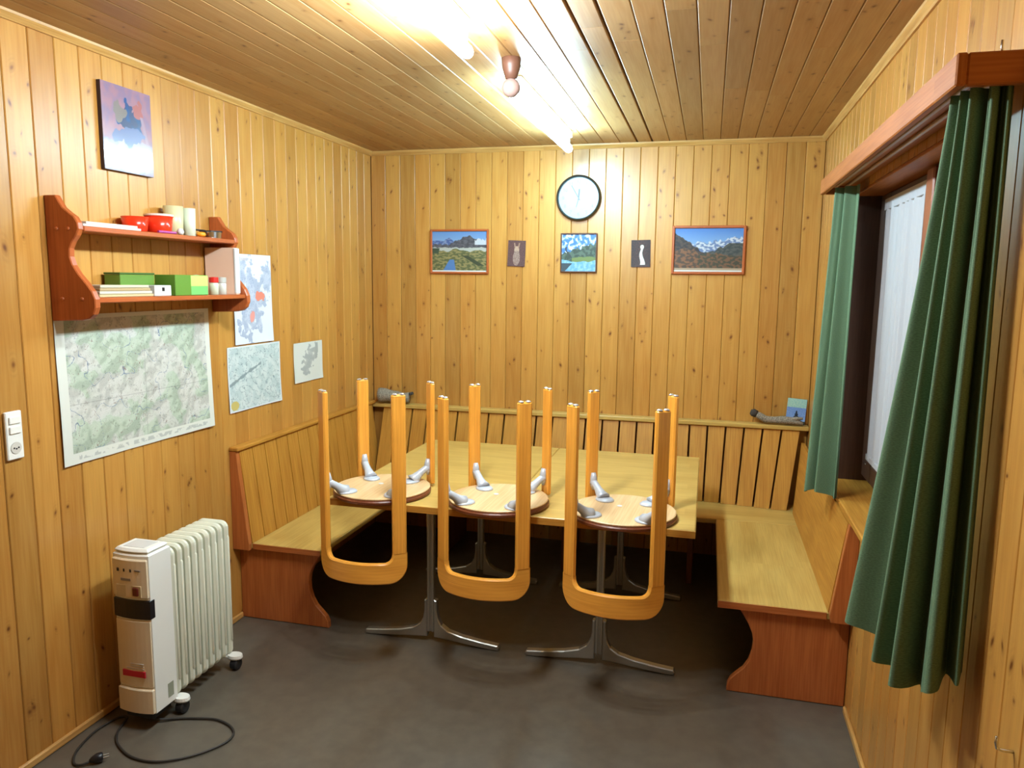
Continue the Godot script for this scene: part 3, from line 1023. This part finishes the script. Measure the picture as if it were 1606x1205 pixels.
# ---- wall shelf with its things
func shelf():
	var o := thing("wall_shelf", "reddish brown wooden wall shelf with scalloped sides above the map", "shelf", Vector3(0, 1.49, 0))
	var ctl := [Vector2(0.0, 0.415), Vector2(0.045, 0.415), Vector2(0.058, 0.395), Vector2(0.071, 0.375), Vector2(0.095, 0.358), Vector2(0.115, 0.345), Vector2(0.128, 0.325), Vector2(0.130, 0.305), Vector2(0.120, 0.284), Vector2(0.102, 0.264), Vector2(0.090, 0.242), Vector2(0.088, 0.215), Vector2(0.098, 0.187), Vector2(0.118, 0.158), Vector2(0.146, 0.128), Vector2(0.168, 0.102), Vector2(0.180, 0.075), Vector2(0.180, 0.048), Vector2(0.170, 0.025), Vector2(0.150, 0.010), Vector2(0.120, 0.004), Vector2(0.0, 0.0)]
	for z in [2.495, 1.645]:
		var m := MB.new()
		m.extrude(PackedVector2Array(ctl.map(func(p): return p + Vector2(0.001, 0))), z - 0.012, z + 0.012, Transform3D.IDENTITY, 0.003)
		var sd := part("side_panel", m, M.shelf, o)
		for p in [Vector2(0.045, 0.305), Vector2(0.092, 0.305), Vector2(0.05, 0.075), Vector2(0.13, 0.075)]:
			var pg := MB.new()
			pg.smooth = 1
			pg.lathe([[0.007, 0.0], [0.0065, 0.003], [0.004, 0.005], [0.0, 0.0055]], 14, Transform3D(Basis(Vector3(1, 0, 0), Vector3(0, 0, 1), Vector3(0, -1, 0)), Vector3(p.x, p.y, z + 0.012)))
			part("wooden_plug", pg, M.shelf, sd)
	for s in [[0.298, 0.132], [0.062, 0.172]]:
		part("shelf_board", boxmb(Vector3(0.001, s[0], 1.657), Vector3(s[1], s[0] + 0.018, 2.483), 0.003, 2), M.shelf, o)
	var yu := 1.49 + 0.3165
	var yl := 1.49 + 0.0805
	# upper board
	var g := "things on the wall shelf"
	var k := 0
	for q in [[2.21, 2.475, 0.012, 0.122, "white brochure lying undermost on the upper shelf board"], [2.225, 2.46, 0.02, 0.12, "pale brochure lying on top of the white one on the shelf"]]:
		single("brochure", boxmb(Vector3(q[2], yu + k * 0.0085, q[0]), Vector3(q[3], yu + 0.008 + k * 0.0085, q[1]), 0.001), [M.paper, mat(c8(224, 206, 188), 0.6)][k], q[4], "brochure", Vector3.ZERO, g)
		k += 1
	for q in [[Vector3(0.058, yu, 2.165), 0.048, 0.056, "red bowl, left of the two on the upper shelf board"], [Vector3(0.072, yu, 2.055), 0.052, 0.066, "red bowl with pale lid on the upper shelf board"]]:
		var b := thing("red_bowl", q[3], "bowl", q[0], g)
		var r: float = q[1]
		var h: float = q[2]
		var m := MB.new()
		m.smooth = 1
		m.lathe([[0.0, 0.001], [r * 0.78, 0.001], [r * 0.86, 0.008], [r, h], [r - 0.004, h], [r * 0.82, 0.01], [0.0, 0.008]], 32)
		part("bowl", m, M.red, b)
		if r > 0.05:
			var lid := MB.new()
			lid.smooth = -1
			lid.lathe([[0.0, h + 0.0005], [r + 0.002, h + 0.0005], [r + 0.002, h + 0.007], [r - 0.01, h + 0.009], [0.0, h + 0.009]], 32)
			part("lid", lid, mat(c8(236, 220, 206), 0.4), b)
	for q in [[Vector3(0.055, yu, 1.95), 0.038, 0.115, c8(206, 196, 150), "beige tumbler standing beside the red bowl"], [Vector3(0.075, yu, 1.883), 0.026, 0.112, c8(206, 214, 190), "pale green narrow tumbler beside the beige one"]]:
		var m := MB.new()
		m.smooth = 1
		m.lathe([[0.0, 0.001], [q[1] * 0.9, 0.001], [q[1], q[2]], [q[1] - 0.003, q[2]], [q[1] * 0.85, 0.006], [0.0, 0.006]], 28)
		single("tumbler", m, mat(q[3], 0.35), q[4], "tumbler", q[0], g)
	var egg := MB.new()
	egg.smooth = 1
	egg.lathe([[0.0, 0.0], [0.008, 0.002], [0.013, 0.008], [0.0135, 0.014], [0.009, 0.023], [0.0, 0.027]], 18)
	single("game_piece", egg, M.paper, "tiny white rounded piece in front of the beige tumbler", "game piece", Vector3(0.112, yu, 1.985), g)
	var pen := MB.new()
	pen.tube([Vector3(0.118, yu + 0.0055, 2.02), Vector3(0.112, yu + 0.0055, 2.11)], [0.005, 0.005], 10)
	single("pen", pen, mat(c8(160, 60, 130), 0.35), "purple pen at the front of the upper shelf board", "pen", Vector3.ZERO, g)
	var org := MB.new()
	org.smooth = 1
	org.lathe([[0.0, 0.0], [0.015, 0.003], [0.019, 0.010], [0.015, 0.018], [0.0, 0.021]], 18)
	single("game_piece", org, mat(c8(240, 150, 30), 0.4), "small orange round piece near the ashtray", "game piece", Vector3(0.105, yu, 1.85), g)
	var ash := thing("ashtray", "small chrome ashtray with black rim on the upper shelf", "ashtray", Vector3(0.075, yu, 1.745), g)
	var am := MB.new()
	am.smooth = -1
	am.lathe([[0.0, 0.001], [0.042, 0.001], [0.044, 0.026], [0.040, 0.026], [0.038, 0.005], [0.0, 0.005]], 28)
	part("dish", am, M.chrome, ash)
	var ar := MB.new()
	ar.lathe([[0.036, 0.0265], [0.046, 0.0265], [0.046, 0.031], [0.036, 0.031], [0.036, 0.0265]], 28)
	part("rim", ar, M.black, ash)
	part("handle", boxmb(Vector3(-0.008, 0.027, 0.044), Vector3(0.008, 0.033, 0.105), 0.002), M.black, ash)
	# lower board
	k = 0
	for cc in [c8(196, 174, 130), c8(206, 196, 176), c8(176, 152, 112), c8(200, 190, 164)]:
		var nm: String = ["undermost game box in the flat stack on the lower shelf", "second flat game box from below on the lower shelf", "third flat game box from below on the lower shelf", "topmost flat game box in the stack on the lower shelf"][k]
		single("game_box", boxmb(Vector3(0.03, yl + k * 0.0105, 2.205 + k * 0.003), Vector3(0.158 - k * 0.004, yl + 0.0095 + k * 0.0105, 2.462 - k * 0.006), 0.0015, 2), mat(cc, 0.55), nm, "box", Vector3.ZERO, g)
		k += 1
	var wb := thing("white_box", "small white box with dark mark on the lower shelf", "box", Vector3(0.12, yl, 2.145), g)
	part("carton", boxmb(Vector3(-0.03, 0, -0.045), Vector3(0.03, 0.04, 0.045), 0.002), M.paper, wb)
	part("mark", boxmb(Vector3(0.0295, 0.018, -0.008), Vector3(0.0304, 0.032, 0.006), 0.0002), M.black, wb)
	var g1 := thing("green_box", "dark green box standing behind the white box", "box", Vector3(0.05, yl, 2.20), g)
	part("carton", boxmb(Vector3(-0.035, 0, -0.09), Vector3(0.035, 0.078, 0.085), 0.002, 2), mat(c8(92, 130, 44), 0.5), g1)
	part("lid", boxmb(Vector3(-0.0365, 0.0785, -0.0915), Vector3(0.0365, 0.0855, 0.0865), 0.002, 2), mat(c8(60, 96, 34), 0.5), g1)
	var g2 := thing("green_box", "bright green box with pale front next to the red-capped jar", "box", Vector3(0.108, yl, 1.985), g)
	part("carton", boxmb(Vector3(-0.05, 0, -0.10), Vector3(0.045, 0.08, 0.095), 0.002, 2), mat(c8(92, 134, 40), 0.5), g2)
	part("front_print", boxmb(Vector3(0.0448, 0.036, -0.098), Vector3(0.0458, 0.078, 0.005), 0.0002), mat(c8(188, 236, 110), 0.5), g2)
	part("front_stripe", boxmb(Vector3(0.0448, 0.002, -0.098), Vector3(0.0458, 0.0355, 0.005), 0.0002), mat(c8(112, 190, 100), 0.5), g2)
	for q in [[Vector3(0.075, yl, 1.855), 0.018, 0.058, c8(214, 206, 190), c8(226, 226, 220), "small pale jar between the green box and red-capped jar"], [Vector3(0.115, yl, 1.795), 0.019, 0.05, c8(206, 214, 186), c8(214, 36, 24), "small spice jar with red cap on the lower shelf"], [Vector3(0.11, yl, 1.735), 0.019, 0.05, c8(206, 208, 196), c8(180, 180, 172), "small pale jar with grey cap at the shelf end"]]:
		var j := thing("jar", q[5], "jar", q[0], g)
		var m := MB.new()
		m.smooth = 1
		m.lathe([[0.0, 0.0], [q[1], 0.0], [q[1], q[2] * 0.9], [q[1] * 0.85, q[2]], [0.0, q[2]]], 20)
		part("glass", m, mat(q[3], 0.15), j)
		var cp := MB.new()
		cp.smooth = -1
		cp.lathe([[0.0, q[2] + 0.0005], [q[1], q[2] + 0.0005], [q[1], q[2] + 0.022], [0.0, q[2] + 0.024]], 20)
		part("cap", cp, mat(q[4], 0.4), j)
	var bd := thing("upright_board", "pale folded game board standing against the right shelf side", "game board", Vector3(0.0, yl, 1.69), g)
	var bm := MB.new()
	bm.hexa([Vector3(0.01, 0, 0.015), Vector3(0.15, 0, 0.0), Vector3(0.15, 0, -0.025), Vector3(0.01, 0, -0.01), Vector3(0.01, 0.2, 0.015), Vector3(0.142, 0.2, 0.0), Vector3(0.142, 0.2, -0.025), Vector3(0.01, 0.2, -0.01)])
	part("board_face", bm, mat(c8(226, 190, 164), 0.5), bd)
	part("white_edge", boxmb(Vector3(0.1425, 0.004, -0.028), Vector3(0.1525, 0.198, 0.003), 0.002), M.paper, bd)

# ---- pictures, maps, clock
func wall_prints():
	var nz := noise(41, 0.7, 2)
	var rid := func(u: float, f: float, o: float) -> float: return nz.get_noise_2d(u * f, o)
	var tx := {}
	tx.valley = paint(160, 120, func(u, v):
		var n: float = nz.get_noise_2d(u * 14, v * 20)
		var col := c8(112, 160, 224).lerp(c8(178, 206, 236), v * 2.0)
		if v > 0.28 - 0.09 * exp(-pow((u - 0.25) * 6, 2)) + 0.05 * rid.call(u, 6, 1.0): col = c8(82, 106, 166) if n < 0.2 else c8(140, 156, 196)
		if v > 0.33 - 0.22 * exp(-pow((u - 0.65) * 4.5, 2)) + 0.04 * rid.call(u, 12, 3.0): col = c8(110, 108, 116).lerp(c8(80, 76, 84), clampf(n + 0.5, 0, 1))
		if u > 0.78 and v > 0.2 + 0.06 * rid.call(u, 18, 5.0) and v < 0.33: col = c8(226, 230, 238)
		if v > 0.40 + 0.02 * rid.call(u, 9, 7.0): col = c8(206, 206, 196)
		if v > 0.47 + 0.05 * rid.call(u, 5, 9.0): col = c8(166, 150, 96).lerp(c8(98, 104, 62), clampf(0.5 + n * 1.4, 0, 1))
		if v < 0.55 and v > 0.42 and u < 0.22 - v * 0.2: col = c8(70, 86, 64)
		if absf(u - 0.32 - 0.16 * (0.95 - v)) < 0.07 * (v - 0.55) * 4.0 and v > 0.7: col = c8(92, 138, 200)
		if v > 0.6 and v < 0.85 and absf(u - 0.6 - (v - 0.6) * 1.2) < 0.06: col = c8(66, 74, 48)
		return col)
	tx.lake = paint(110, 120, func(u, v):
		var n: float = nz.get_noise_2d(u * 9 + 30, v * 9)
		var col := c8(64, 128, 216).lerp(c8(236, 242, 250), clampf(n * 1.5 + 0.4, 0, 1))
		if v > 0.52 - 0.28 * u + 0.06 * rid.call(u, 10, 13.0): col = c8(86, 110, 92).lerp(c8(46, 66, 52), clampf(0.5 + n * 1.6, 0, 1))
		if v > 0.34 and v < 0.64 and absf(u - 0.2 - 0.08 * sin(v * 12)) < 0.022: col = c8(54, 60, 60)
		if v > 0.62 + 0.03 * rid.call(u, 4, 15.0) and u > 0.3: col = c8(120, 140, 70)
		if v > 0.72 + 0.04 * rid.call(u, 3, 17.0): col = c8(116, 182, 226).lerp(c8(170, 214, 240), clampf(n + 0.4, 0, 1))
		if v > 0.78 and u < 0.32 - (v - 0.78): col = c8(58, 74, 84)
		return col)
	tx.peaks = paint(176, 120, func(u, v):
		var n: float = nz.get_noise_2d(u * 16 + 60, v * 16)
		var col := c8(84, 142, 226).lerp(c8(168, 204, 244), v * 2.2)
		if v > 0.36 - 0.14 * clampf((u - 0.3) * 1.6, 0, 0.9) + 0.06 * rid.call(u, 14, 21.0): col = c8(232, 236, 246).lerp(c8(120, 140, 186), clampf(n * 2.2 + 0.35 + (v - 0.3) * 1.6, 0, 1))
		if v > 0.10 + u * 1.05 + 0.04 * rid.call(u, 12, 23.0): col = c8(88, 70, 60).lerp(c8(46, 42, 46), clampf(0.5 + n * 1.4, 0, 1))
		if v > 0.86 - 0.62 * u + 0.05 * rid.call(u, 10, 25.0) and v > 0.34: col = c8(92, 92, 84).lerp(c8(58, 66, 66), clampf(0.5 + n * 1.4, 0, 1))
		if v > 0.58 + 0.1 * absf(u - 0.5) + 0.04 * rid.call(u, 8, 27.0): col = c8(130, 88, 56).lerp(c8(70, 66, 44), clampf(0.5 + n * 1.8, 0, 1))
		if v > 0.44 + 0.5 * absf(u - 0.15) + 0.05 * rid.call(u, 9, 29.0) and u < 0.35: col = c8(150, 98, 60).lerp(c8(86, 64, 48), clampf(0.5 + n * 1.8, 0, 1))
		if v > 0.92: col = c8(196, 170, 140)
		return col)
	tx.deer = paint(72, 104, func(u, v):
		var n: float = nz.get_noise_2d(u * 20 + 90, v * 20)
		var col := c8(112, 70, 62).lerp(c8(84, 52, 54), clampf(0.5 + n, 0, 1))
		if pow((u - 0.5) * 7, 2) + pow((v - 0.36) * 7, 2) < 1: col = c8(190, 160, 136)
		if absf(absf(u - 0.5) - 0.09 - (0.3 - v) * 0.25) < 0.035 and v > 0.1 and v < 0.3: col = c8(170, 136, 112)
		if pow((u - 0.5) * 5, 2) + pow((v - 0.68) * 3.4, 2) < 1: col = c8(140, 104, 92).lerp(c8(176, 150, 136), clampf(0.5 + n, 0, 1))
		return col)
	tx.stoat = paint(72, 104, func(u, v):
		var n: float = nz.get_noise_2d(u * 16 + 120, v * 16)
		var col := c8(88, 50, 44).lerp(c8(48, 32, 34), clampf(0.4 + n + absf(u - 0.5), 0, 1))
		var cx := 0.56 + 0.05 * sin(v * 9)
		if v > 0.26 and v < 0.92 and absf(u - cx) < 0.06 + 0.09 * clampf((v - 0.4) * 1.6, 0, 1): col = c8(240, 236, 226)
		if pow((u - 0.57) * 10, 2) + pow((v - 0.26) * 12, 2) < 1: col = c8(236, 228, 214)
		return col)
	tx.bird = paint(160, 200, func(u, v):
		var n: float = nz.get_noise_2d(u * 6 + 150, v * 6)
		var col := c8(150, 112, 124).lerp(c8(132, 108, 130), clampf(0.5 + n, 0, 1))
		if v > 0.62 + 0.06 * n: col = c8(150, 136, 152).lerp(c8(130, 118, 142), clampf(0.5 + n * 2, 0, 1))
		if pow((u - 0.55) * 4.0, 2) + pow((v - 0.38) * 5.0, 2) < 1 + n: col = c8(58, 66, 96).lerp(c8(44, 72, 118), clampf(0.5 + n * 2, 0, 1))
		if pow((u - 0.72) * 8, 2) + pow((v - 0.23) * 10, 2) < 1 + n: col = c8(156, 96, 92)
		if pow((u - 0.36) * 9, 2) + pow((v - 0.30) * 8, 2) < 1 + n: col = c8(120, 110, 104)
		if absf(u - 0.84 - (v - 0.45) * 0.35) < 0.03 and v > 0.3 and v < 0.62: col = c8(150, 124, 138)
		if pow((u - 0.5) * 3.5, 2) + pow((v - 0.56) * 9, 2) < 1 + n: col = c8(96, 104, 142)
		return col)
	tx.tree = paint(80, 100, func(u, v):
		var n: float = nz.get_noise_2d(u * 14 + 180, v * 14)
		var col := c8(166, 216, 206).lerp(c8(190, 228, 208), clampf(0.5 + n, 0, 1))
		if v > 0.34: col = c8(122, 160, 226).lerp(c8(164, 196, 240), clampf(v - 0.3 + n * 0.5, 0, 1))
		if v > 0.46 and v < 0.88 and absf(u - 0.52) < 0.02 + (v - 0.46) * 0.34 * (0.6 + 0.8 * absf(sin(v * 34))): col = c8(32, 48, 66)
		if v > 0.86 + 0.05 * n: col = c8(60, 82, 70)
		return col)
	var nm := noise(51, 0.8, 3)
	tx.bigmap = paint(420, 272, func(u, v):
		var hgt: float = nm.get_noise_2d(u * 5, v * 3.4)
		var sl: float = nm.get_noise_2d(u * 5 + 0.02, v * 3.4 + 0.02) - hgt
		var d: float = nm.get_noise_2d(u * 26 + 40, v * 17)
		var col := c8(206, 212, 198).lerp(c8(216, 214, 204), clampf(hgt * 2.2 + 0.5, 0, 1))
		if hgt < -0.10: col = col.lerp(c8(184, 202, 172), 0.55)
		col = col.darkened(clampf(sl * 2.2, 0, 0.09)) if sl > 0 else col.lightened(clampf(-sl * 2.2, 0, 0.14))
		if absf(fposmod(hgt * 14.0, 1.0) - 0.5) < 0.05: col = col.darkened(0.10)
		if absf(nm.get_noise_2d(u * 4 + 80, v * 2.6)) < 0.010: col = c8(124, 138, 160)
		if absf(nm.get_noise_2d(u * 7 + 130, v * 4.6)) < 0.007: col = c8(150, 130, 120)
		if d > 0.55: col = col.darkened(0.12)
		if absf(v - 0.60) < 0.003 or absf(u - 0.5) < 0.0015: col = col.darkened(0.1)
		if u < 0.05 or u > 0.965 or v > 0.925 or v < 0.03: col = c8(232, 232, 220)
		if v > 0.945 and v < 0.975 and u > 0.08 and u < 0.94 and d > 0.02: col = c8(196, 198, 190)
		return col)
	tx.region = paint(150, 200, func(u, v):
		var n: float = nm.get_noise_2d(u * 6 + 200, v * 8)
		var col := c8(232, 236, 244)
		var inside := pow((u - 0.42 + 0.1 * sin(v * 9)) * 3.4, 2) + pow((v - 0.52) * 2.4, 2) < 1 + n * 1.1
		inside = inside or (pow((u - 0.2) * 6, 2) + pow((v - 0.22) * 7, 2) < 1 + n) or (pow((u - 0.88) * 6, 2) + pow((v - 0.27) * 6, 2) < 1 + n)
		inside = inside or (pow((u - 0.66) * 14, 2) + pow((v - 0.78) * 10, 2) < 1 + n)
		if inside: col = c8(200, 206, 222).lerp(c8(178, 188, 210), clampf(0.5 + n * 2, 0, 1))
		if inside and absf(nm.get_noise_2d(u * 12 + 240, v * 14)) < 0.03: col = c8(140, 150, 184)
		if pow((u - 0.68) * 9, 2) + pow((v - 0.47) * 18, 2) < 1 + n: col = c8(236, 140, 116)
		if pow((u - 0.47) * 16, 2) + pow((v - 0.70) * 17, 2) < 1 + n: col = c8(238, 160, 150)
		if v > 0.04 and v < 0.07 and u > 0.06 and u < 0.4 and fposmod(u * 30, 1.0) < 0.7: col = c8(206, 196, 200)
		return col)
	tx.valleys = paint(190, 136, func(u, v):
		var n: float = nm.get_noise_2d(u * 8 + 300, v * 6)
		var col := c8(216, 226, 224).lerp(c8(196, 212, 212), clampf(0.5 + n * 1.6, 0, 1))
		var ridge: float = absf(nm.get_noise_2d(u * 9 - v * 4 + 340, v * 5 + u * 3))
		if ridge < 0.05: col = c8(150, 166, 170)
		if ridge < 0.02 and u > 0.25 and u < 0.85: col = c8(122, 138, 148)
		if absf(v - 0.55 + (u - 0.1) * 0.5) < 0.02 + 0.02 * n and u < 0.6: col = c8(140, 156, 160)
		if pow((u - 0.09) * 14, 2) + pow((v - 0.90) * 14, 2) < 1: col = c8(212, 190, 110)
		if u < 0.02 or v < 0.02 or u > 0.98 or v > 0.98: col = c8(230, 234, 236)
		return col)
	tx.canton = paint(130, 96, func(u, v):
		var n: float = nm.get_noise_2d(u * 5 + 400, v * 5)
		var col := c8(226, 228, 220)
		if pow((u - 0.5 - (0.5 - v) * 0.35) * 5, 2) + pow((v - 0.48) * 2.8, 2) < 1 + n * 1.2: col = c8(190, 192, 188).lerp(c8(176, 180, 178), clampf(0.5 + n * 2, 0, 1))
		if absf(u - 0.78) < 0.05 and v > 0.04 and v < 0.35 + n * 0.2: col = c8(172, 176, 172)
		return col)
	# framed pictures and cards on the back wall
	var fr := "pictures on the back wall"
	for q in [["framed_picture", 0.41, 0.796, 1.684, 1.961, tx.valley, 0.013, "framed landscape photograph of a valley stream and grey mountain"], ["framed_picture", 1.251, 1.475, 1.698, 1.934, tx.lake, 0.008, "small framed photograph of a lake below clouds under the clock"], ["framed_picture", 1.914, 2.328, 1.694, 1.973, tx.peaks, 0.015, "framed photograph of snowy peaks above a brown valley by the window"]]:
		var w: float = q[2] - q[1]
		var h: float = q[4] - q[3]
		var b: float = q[6]
		var o := thing(q[0], q[7], "picture", Vector3((q[1] + q[2]) / 2, (q[3] + q[4]) / 2, 0.001), fr)
		part("print", sheet(w - 2 * b, h - 2 * b, 0.008), mat(Color(0.8, 0.8, 0.8), 0.5, q[5]), o)
		for s in [[-w / 2, -w / 2 + b, -h / 2, h / 2, 1], [w / 2 - b, w / 2, -h / 2, h / 2, 1], [-w / 2 + b, w / 2 - b, h / 2 - b, h / 2, 0], [-w / 2 + b, w / 2 - b, -h / 2, -h / 2 + b, 0]]:
			part("frame_bar", boxmb(Vector3(s[0], s[2], 0), Vector3(s[1], s[3], 0.017), 0.003, s[4]), M.shelf if b > 0.01 else mat(c8(96, 62, 44), 0.4), o)
		if q[5] == tx.peaks or q[5] == tx.valley: part("mount_strip", boxmb(Vector3(-w / 2 + b, -h / 2 + b, 0.008), Vector3(w / 2 - b, -h / 2 + b + 0.008, 0.009), 0.0003, 0), M.paper, o)
	for q in [[0.974, 1.812, tx.deer, 2.0, "brown postcard of a pale antlered animal, left of the clock"], [1.734, 1.813, tx.stoat, -1.0, "dark postcard of an upright white animal, right of the clock"]]:
		var o := single("postcard", bent_sheet(0.112, 0.158, func(u, v): return 0.001 + 0.004 * pow(v, 3) + 0.002 * u), mat(Color(0.85, 0.85, 0.85), 0.6, q[2]), q[4], "postcard", Vector3(q[0], q[1], 0.001), fr)
		o.rotation.z = deg_to_rad(-q[3])
	# papers on the left wall
	var lb := Basis(Vector3.UP, PI / 2)
	var ps := thing("poster_board", "mounted lilac grey print of a dark blue bird above the shelf", "poster", Vector3(0.001, 2.18, 2.128))
	ps.basis = lb
	part("backing", boxmb(Vector3(-0.124, -0.154, 0.0), Vector3(0.124, 0.154, 0.016), 0.001), mat(c8(48, 32, 44), 0.5), ps)
	part("print", sheet(0.247, 0.307, 0.001), mat(Color.WHITE, 0.12, tx.bird), ps, Transform3D(Basis.IDENTITY, Vector3(0, 0, 0.0162)))
	for q in [["wall_map", 2.098, 1.245, 0.815, 0.525, tx.bigmap, "large pale green folded map pinned under the wall shelf"], ["wall_map", 1.347, 1.541, 0.316, 0.425, tx.region, "upright map sheet with blue grey region and orange patches"], ["wall_map", 1.347, 1.167, 0.437, 0.308, tx.valleys, "pale map sheet of grey valleys pinned below the upright sheet"], ["wall_map", 0.841, 1.188, 0.302, 0.216, tx.canton, "smallest map sheet with one grey shape, nearest the back wall"]]:
		var big: bool = q[3] > 0.6
		var f := func(u: float, v: float) -> float:
			var s := 0.003 + 0.003 * sin(u * 5.0 + q[1]) * sin(v * 4.0 + q[2] * 3)
			if big: s += 0.004 * absf(fposmod(u * 4.0, 1.0) - 0.5) + 0.005 * (0.4 - absf(v - 0.6))
			return s + 0.006 * pow(v, 4) * u
		var o := single(q[0], bent_sheet(q[3], q[4], f, 24, 20), mat(Color(0.92, 0.92, 0.92), 0.65, q[5]), q[6], "map", Vector3(0.001, q[2], q[1]), "maps on the left wall")
		o.basis = lb
	# switch
	var sw := thing("light_switch", "white wall switch plate at the far left edge", "switch", Vector3(0.0005, 1.133, 2.69))
	sw.basis = lb
	part("plate", boxmb(Vector3(-0.03, -0.078, 0), Vector3(0.03, 0.078, 0.012), 0.003), M.white, sw)
	for y in [0.05, 0.018]: part("rocker", boxmb(Vector3(-0.02, y - 0.012, 0.0121), Vector3(0.02, y + 0.012, 0.017), 0.002), M.white, sw)
	var skt := part("socket", _disc(0.019, 0.002), mat(c8(206, 200, 190), 0.4), sw, Transform3D(Basis(Vector3.RIGHT, PI / 2), Vector3(0, -0.04, 0.0122)))
	for x in [-0.008, 0.0, 0.008]: part("hole", _disc(0.0028, 0.001), M.black, skt, Transform3D(Basis.IDENTITY, Vector3(x, 0.002, 0.003 if x == 0 else 0.0)))
	# clock
	var ck := thing("wall_clock", "round black rimmed wall clock with pale face", "clock", Vector3(1.356, 2.14, 0.0005))
	var toz := Basis(Vector3(1, 0, 0), Vector3(0, 0, 1), Vector3(0, -1, 0))
	var rm := MB.new()
	rm.smooth = 1
	rm.lathe([[0.12, 0.0], [0.134, 0.0], [0.136, 0.012], [0.134, 0.028], [0.128, 0.034], [0.122, 0.030], [0.120, 0.012]], 64, Transform3D(toz, Vector3.ZERO))
	part("rim", rm, mat(c8(46, 54, 52), 0.3), ck)
	part("face", _lathed([[0.0, 0.0], [0.1215, 0.0], [0.1215, 0.012], [0.0, 0.012]], toz, 64), mat(c8(158, 164, 172), 0.5), ck)
	var ink := mat(c8(112, 124, 132), 0.5)
	for k in 12:
		var tm := TextMesh.new()
		tm.text = str(k if k > 0 else 12)
		tm.font_size = 24
		tm.pixel_size = 0.0011
		tm.depth = 0.0006
		var fo := SystemFont.new()
		fo.font_names = PackedStringArray(["Droid Sans"])
		tm.font = fo
		var a := TAU * k / 12.0
		part("numeral", tm, ink, ck, Transform3D(Basis.IDENTITY, Vector3(0.095 * sin(a), 0.095 * cos(a), 0.0125)))
	for q in [[4.0, 0.052, 0.008, -0.012, "hour_hand", M.black], [-31.0, 0.085, 0.0045, -0.015, "minute_hand", mat(c8(60, 66, 76), 0.4)], [194.0, 0.055, 0.0025, -0.02, "second_hand", mat(c8(70, 76, 86), 0.4)]]:
		part(q[4], boxmb(Vector3(-q[2] / 2, q[3], 0), Vector3(q[2] / 2, q[1], 0.0012), 0.0004), q[5], ck, Transform3D(Basis(Vector3.BACK, -deg_to_rad(q[0])), Vector3(0, 0, 0.0150 + 0.002 * (0 if q[4] == "hour_hand" else 1))))
	part("glass", _lathed([[0.0, 0.0235], [0.1212, 0.0235], [0.1212, 0.025], [0.0, 0.025]], toz, 64), M.clockglass, ck)
	# print leaning on the back cap rail
	var cd := single("greeting_card", sheet(0.105, 0.15, 0.003), mat(Color(0.85, 0.85, 0.85), 0.5, tx.tree), "pale blue card with a dark tree leaning behind the driftwood branch", "card", Vector3(2.655, 0.9135, 0.0135))
	cd.rotation = Vector3(deg_to_rad(-7), 0, deg_to_rad(-4))

func _lathed(prof: Array, b: Basis, seg := 32) -> MB:
	var m := MB.new()
	m.lathe(prof, seg, Transform3D(b, Vector3.ZERO))
	return m

# ---- driftwood and hooks
func small_things():
	var y := 0.8385
	var lg := thing("driftwood_log", "short grey weathered log with pale cut end on the left bench corner", "driftwood", Vector3(0.0, y + 0.003, 0.0))
	var a := MB.new()
	a.smooth = 1
	var pts := []
	var rad := []
	for i in 13:
		var t := i / 12.0
		pts.append(Vector3(0.075 + 0.20 * t, 0.050 - 0.012 * t + 0.004 * sin(t * 7), 0.075 - 0.02 * t))
		rad.append(0.047 - 0.014 * t + 0.003 * sin(t * 13))
	a.tube(pts, rad, 16)
	part("bark", a, M.bark, lg)
	var ce := MB.new()
	ce.tube([Vector3(0.0735, 0.050, 0.0752), Vector3(0.0755, 0.050, 0.075)], [0.043, 0.045], 16)
	part("cut_end", ce, mat(c8(190, 176, 150), 0.8), lg)
	var tw := MB.new()
	tw.smooth = 1
	tw.tube([Vector3(0.245, 0.05, 0.05), Vector3(0.275, 0.062, 0.046), Vector3(0.30, 0.07, 0.045)], [0.014, 0.011, 0.009], 10)
	part("stub", tw, M.darkbark, lg)
	var br := thing("driftwood_branch", "pale gnarled driftwood branch lying in the right bench corner", "driftwood", Vector3(0.0, y, 0.0))
	var b := MB.new()
	b.smooth = 1
	b.tube([Vector3(2.43, 0.058, 0.055), Vector3(2.455, 0.045, 0.055), Vector3(2.485, 0.028, 0.055), Vector3(2.53, 0.026, 0.056), Vector3(2.58, 0.030, 0.06), Vector3(2.63, 0.028, 0.065), Vector3(2.665, 0.022, 0.07), Vector3(2.69, 0.014, 0.075)], [0.020, 0.024, 0.024, 0.023, 0.027, 0.025, 0.018, 0.011], 14, 0.85)
	part("stem", b, M.bark, br)
	var t2 := MB.new()
	t2.smooth = 1
	t2.tube([Vector3(2.402, 0.068, 0.055), Vector3(2.415, 0.064, 0.055), Vector3(2.436, 0.055, 0.055)], [0.014, 0.023, 0.021], 12)
	part("dark_end", t2, M.darkbark, br)
	var t3 := MB.new()
	t3.smooth = 1
	t3.tube([Vector3(2.61, 0.03, 0.068), Vector3(2.65, 0.045, 0.078), Vector3(2.685, 0.048, 0.085)], [0.015, 0.011, 0.007], 10)
	part("twig", t3, M.bark, br)
	for q in [[Vector3(W, 2.112, 2.765), "small metal hook on the wall above the pelmet"], [Vector3(W, 0.787, 3.09), "small metal hook low on the right wall at the picture edge"]]:
		var h := MB.new()
		h.smooth = 1
		h.tube([Vector3(-0.0005, 0, 0), Vector3(-0.02, 0, 0), Vector3(-0.028, 0.003, 0), Vector3(-0.03, 0.012, 0), Vector3(-0.03, 0.026, 0)], [0.003, 0.003, 0.003, 0.003, 0.0025], 10)
		single("wall_hook", h, M.chrome, q[1], "hook", q[0], "hooks on the right wall")
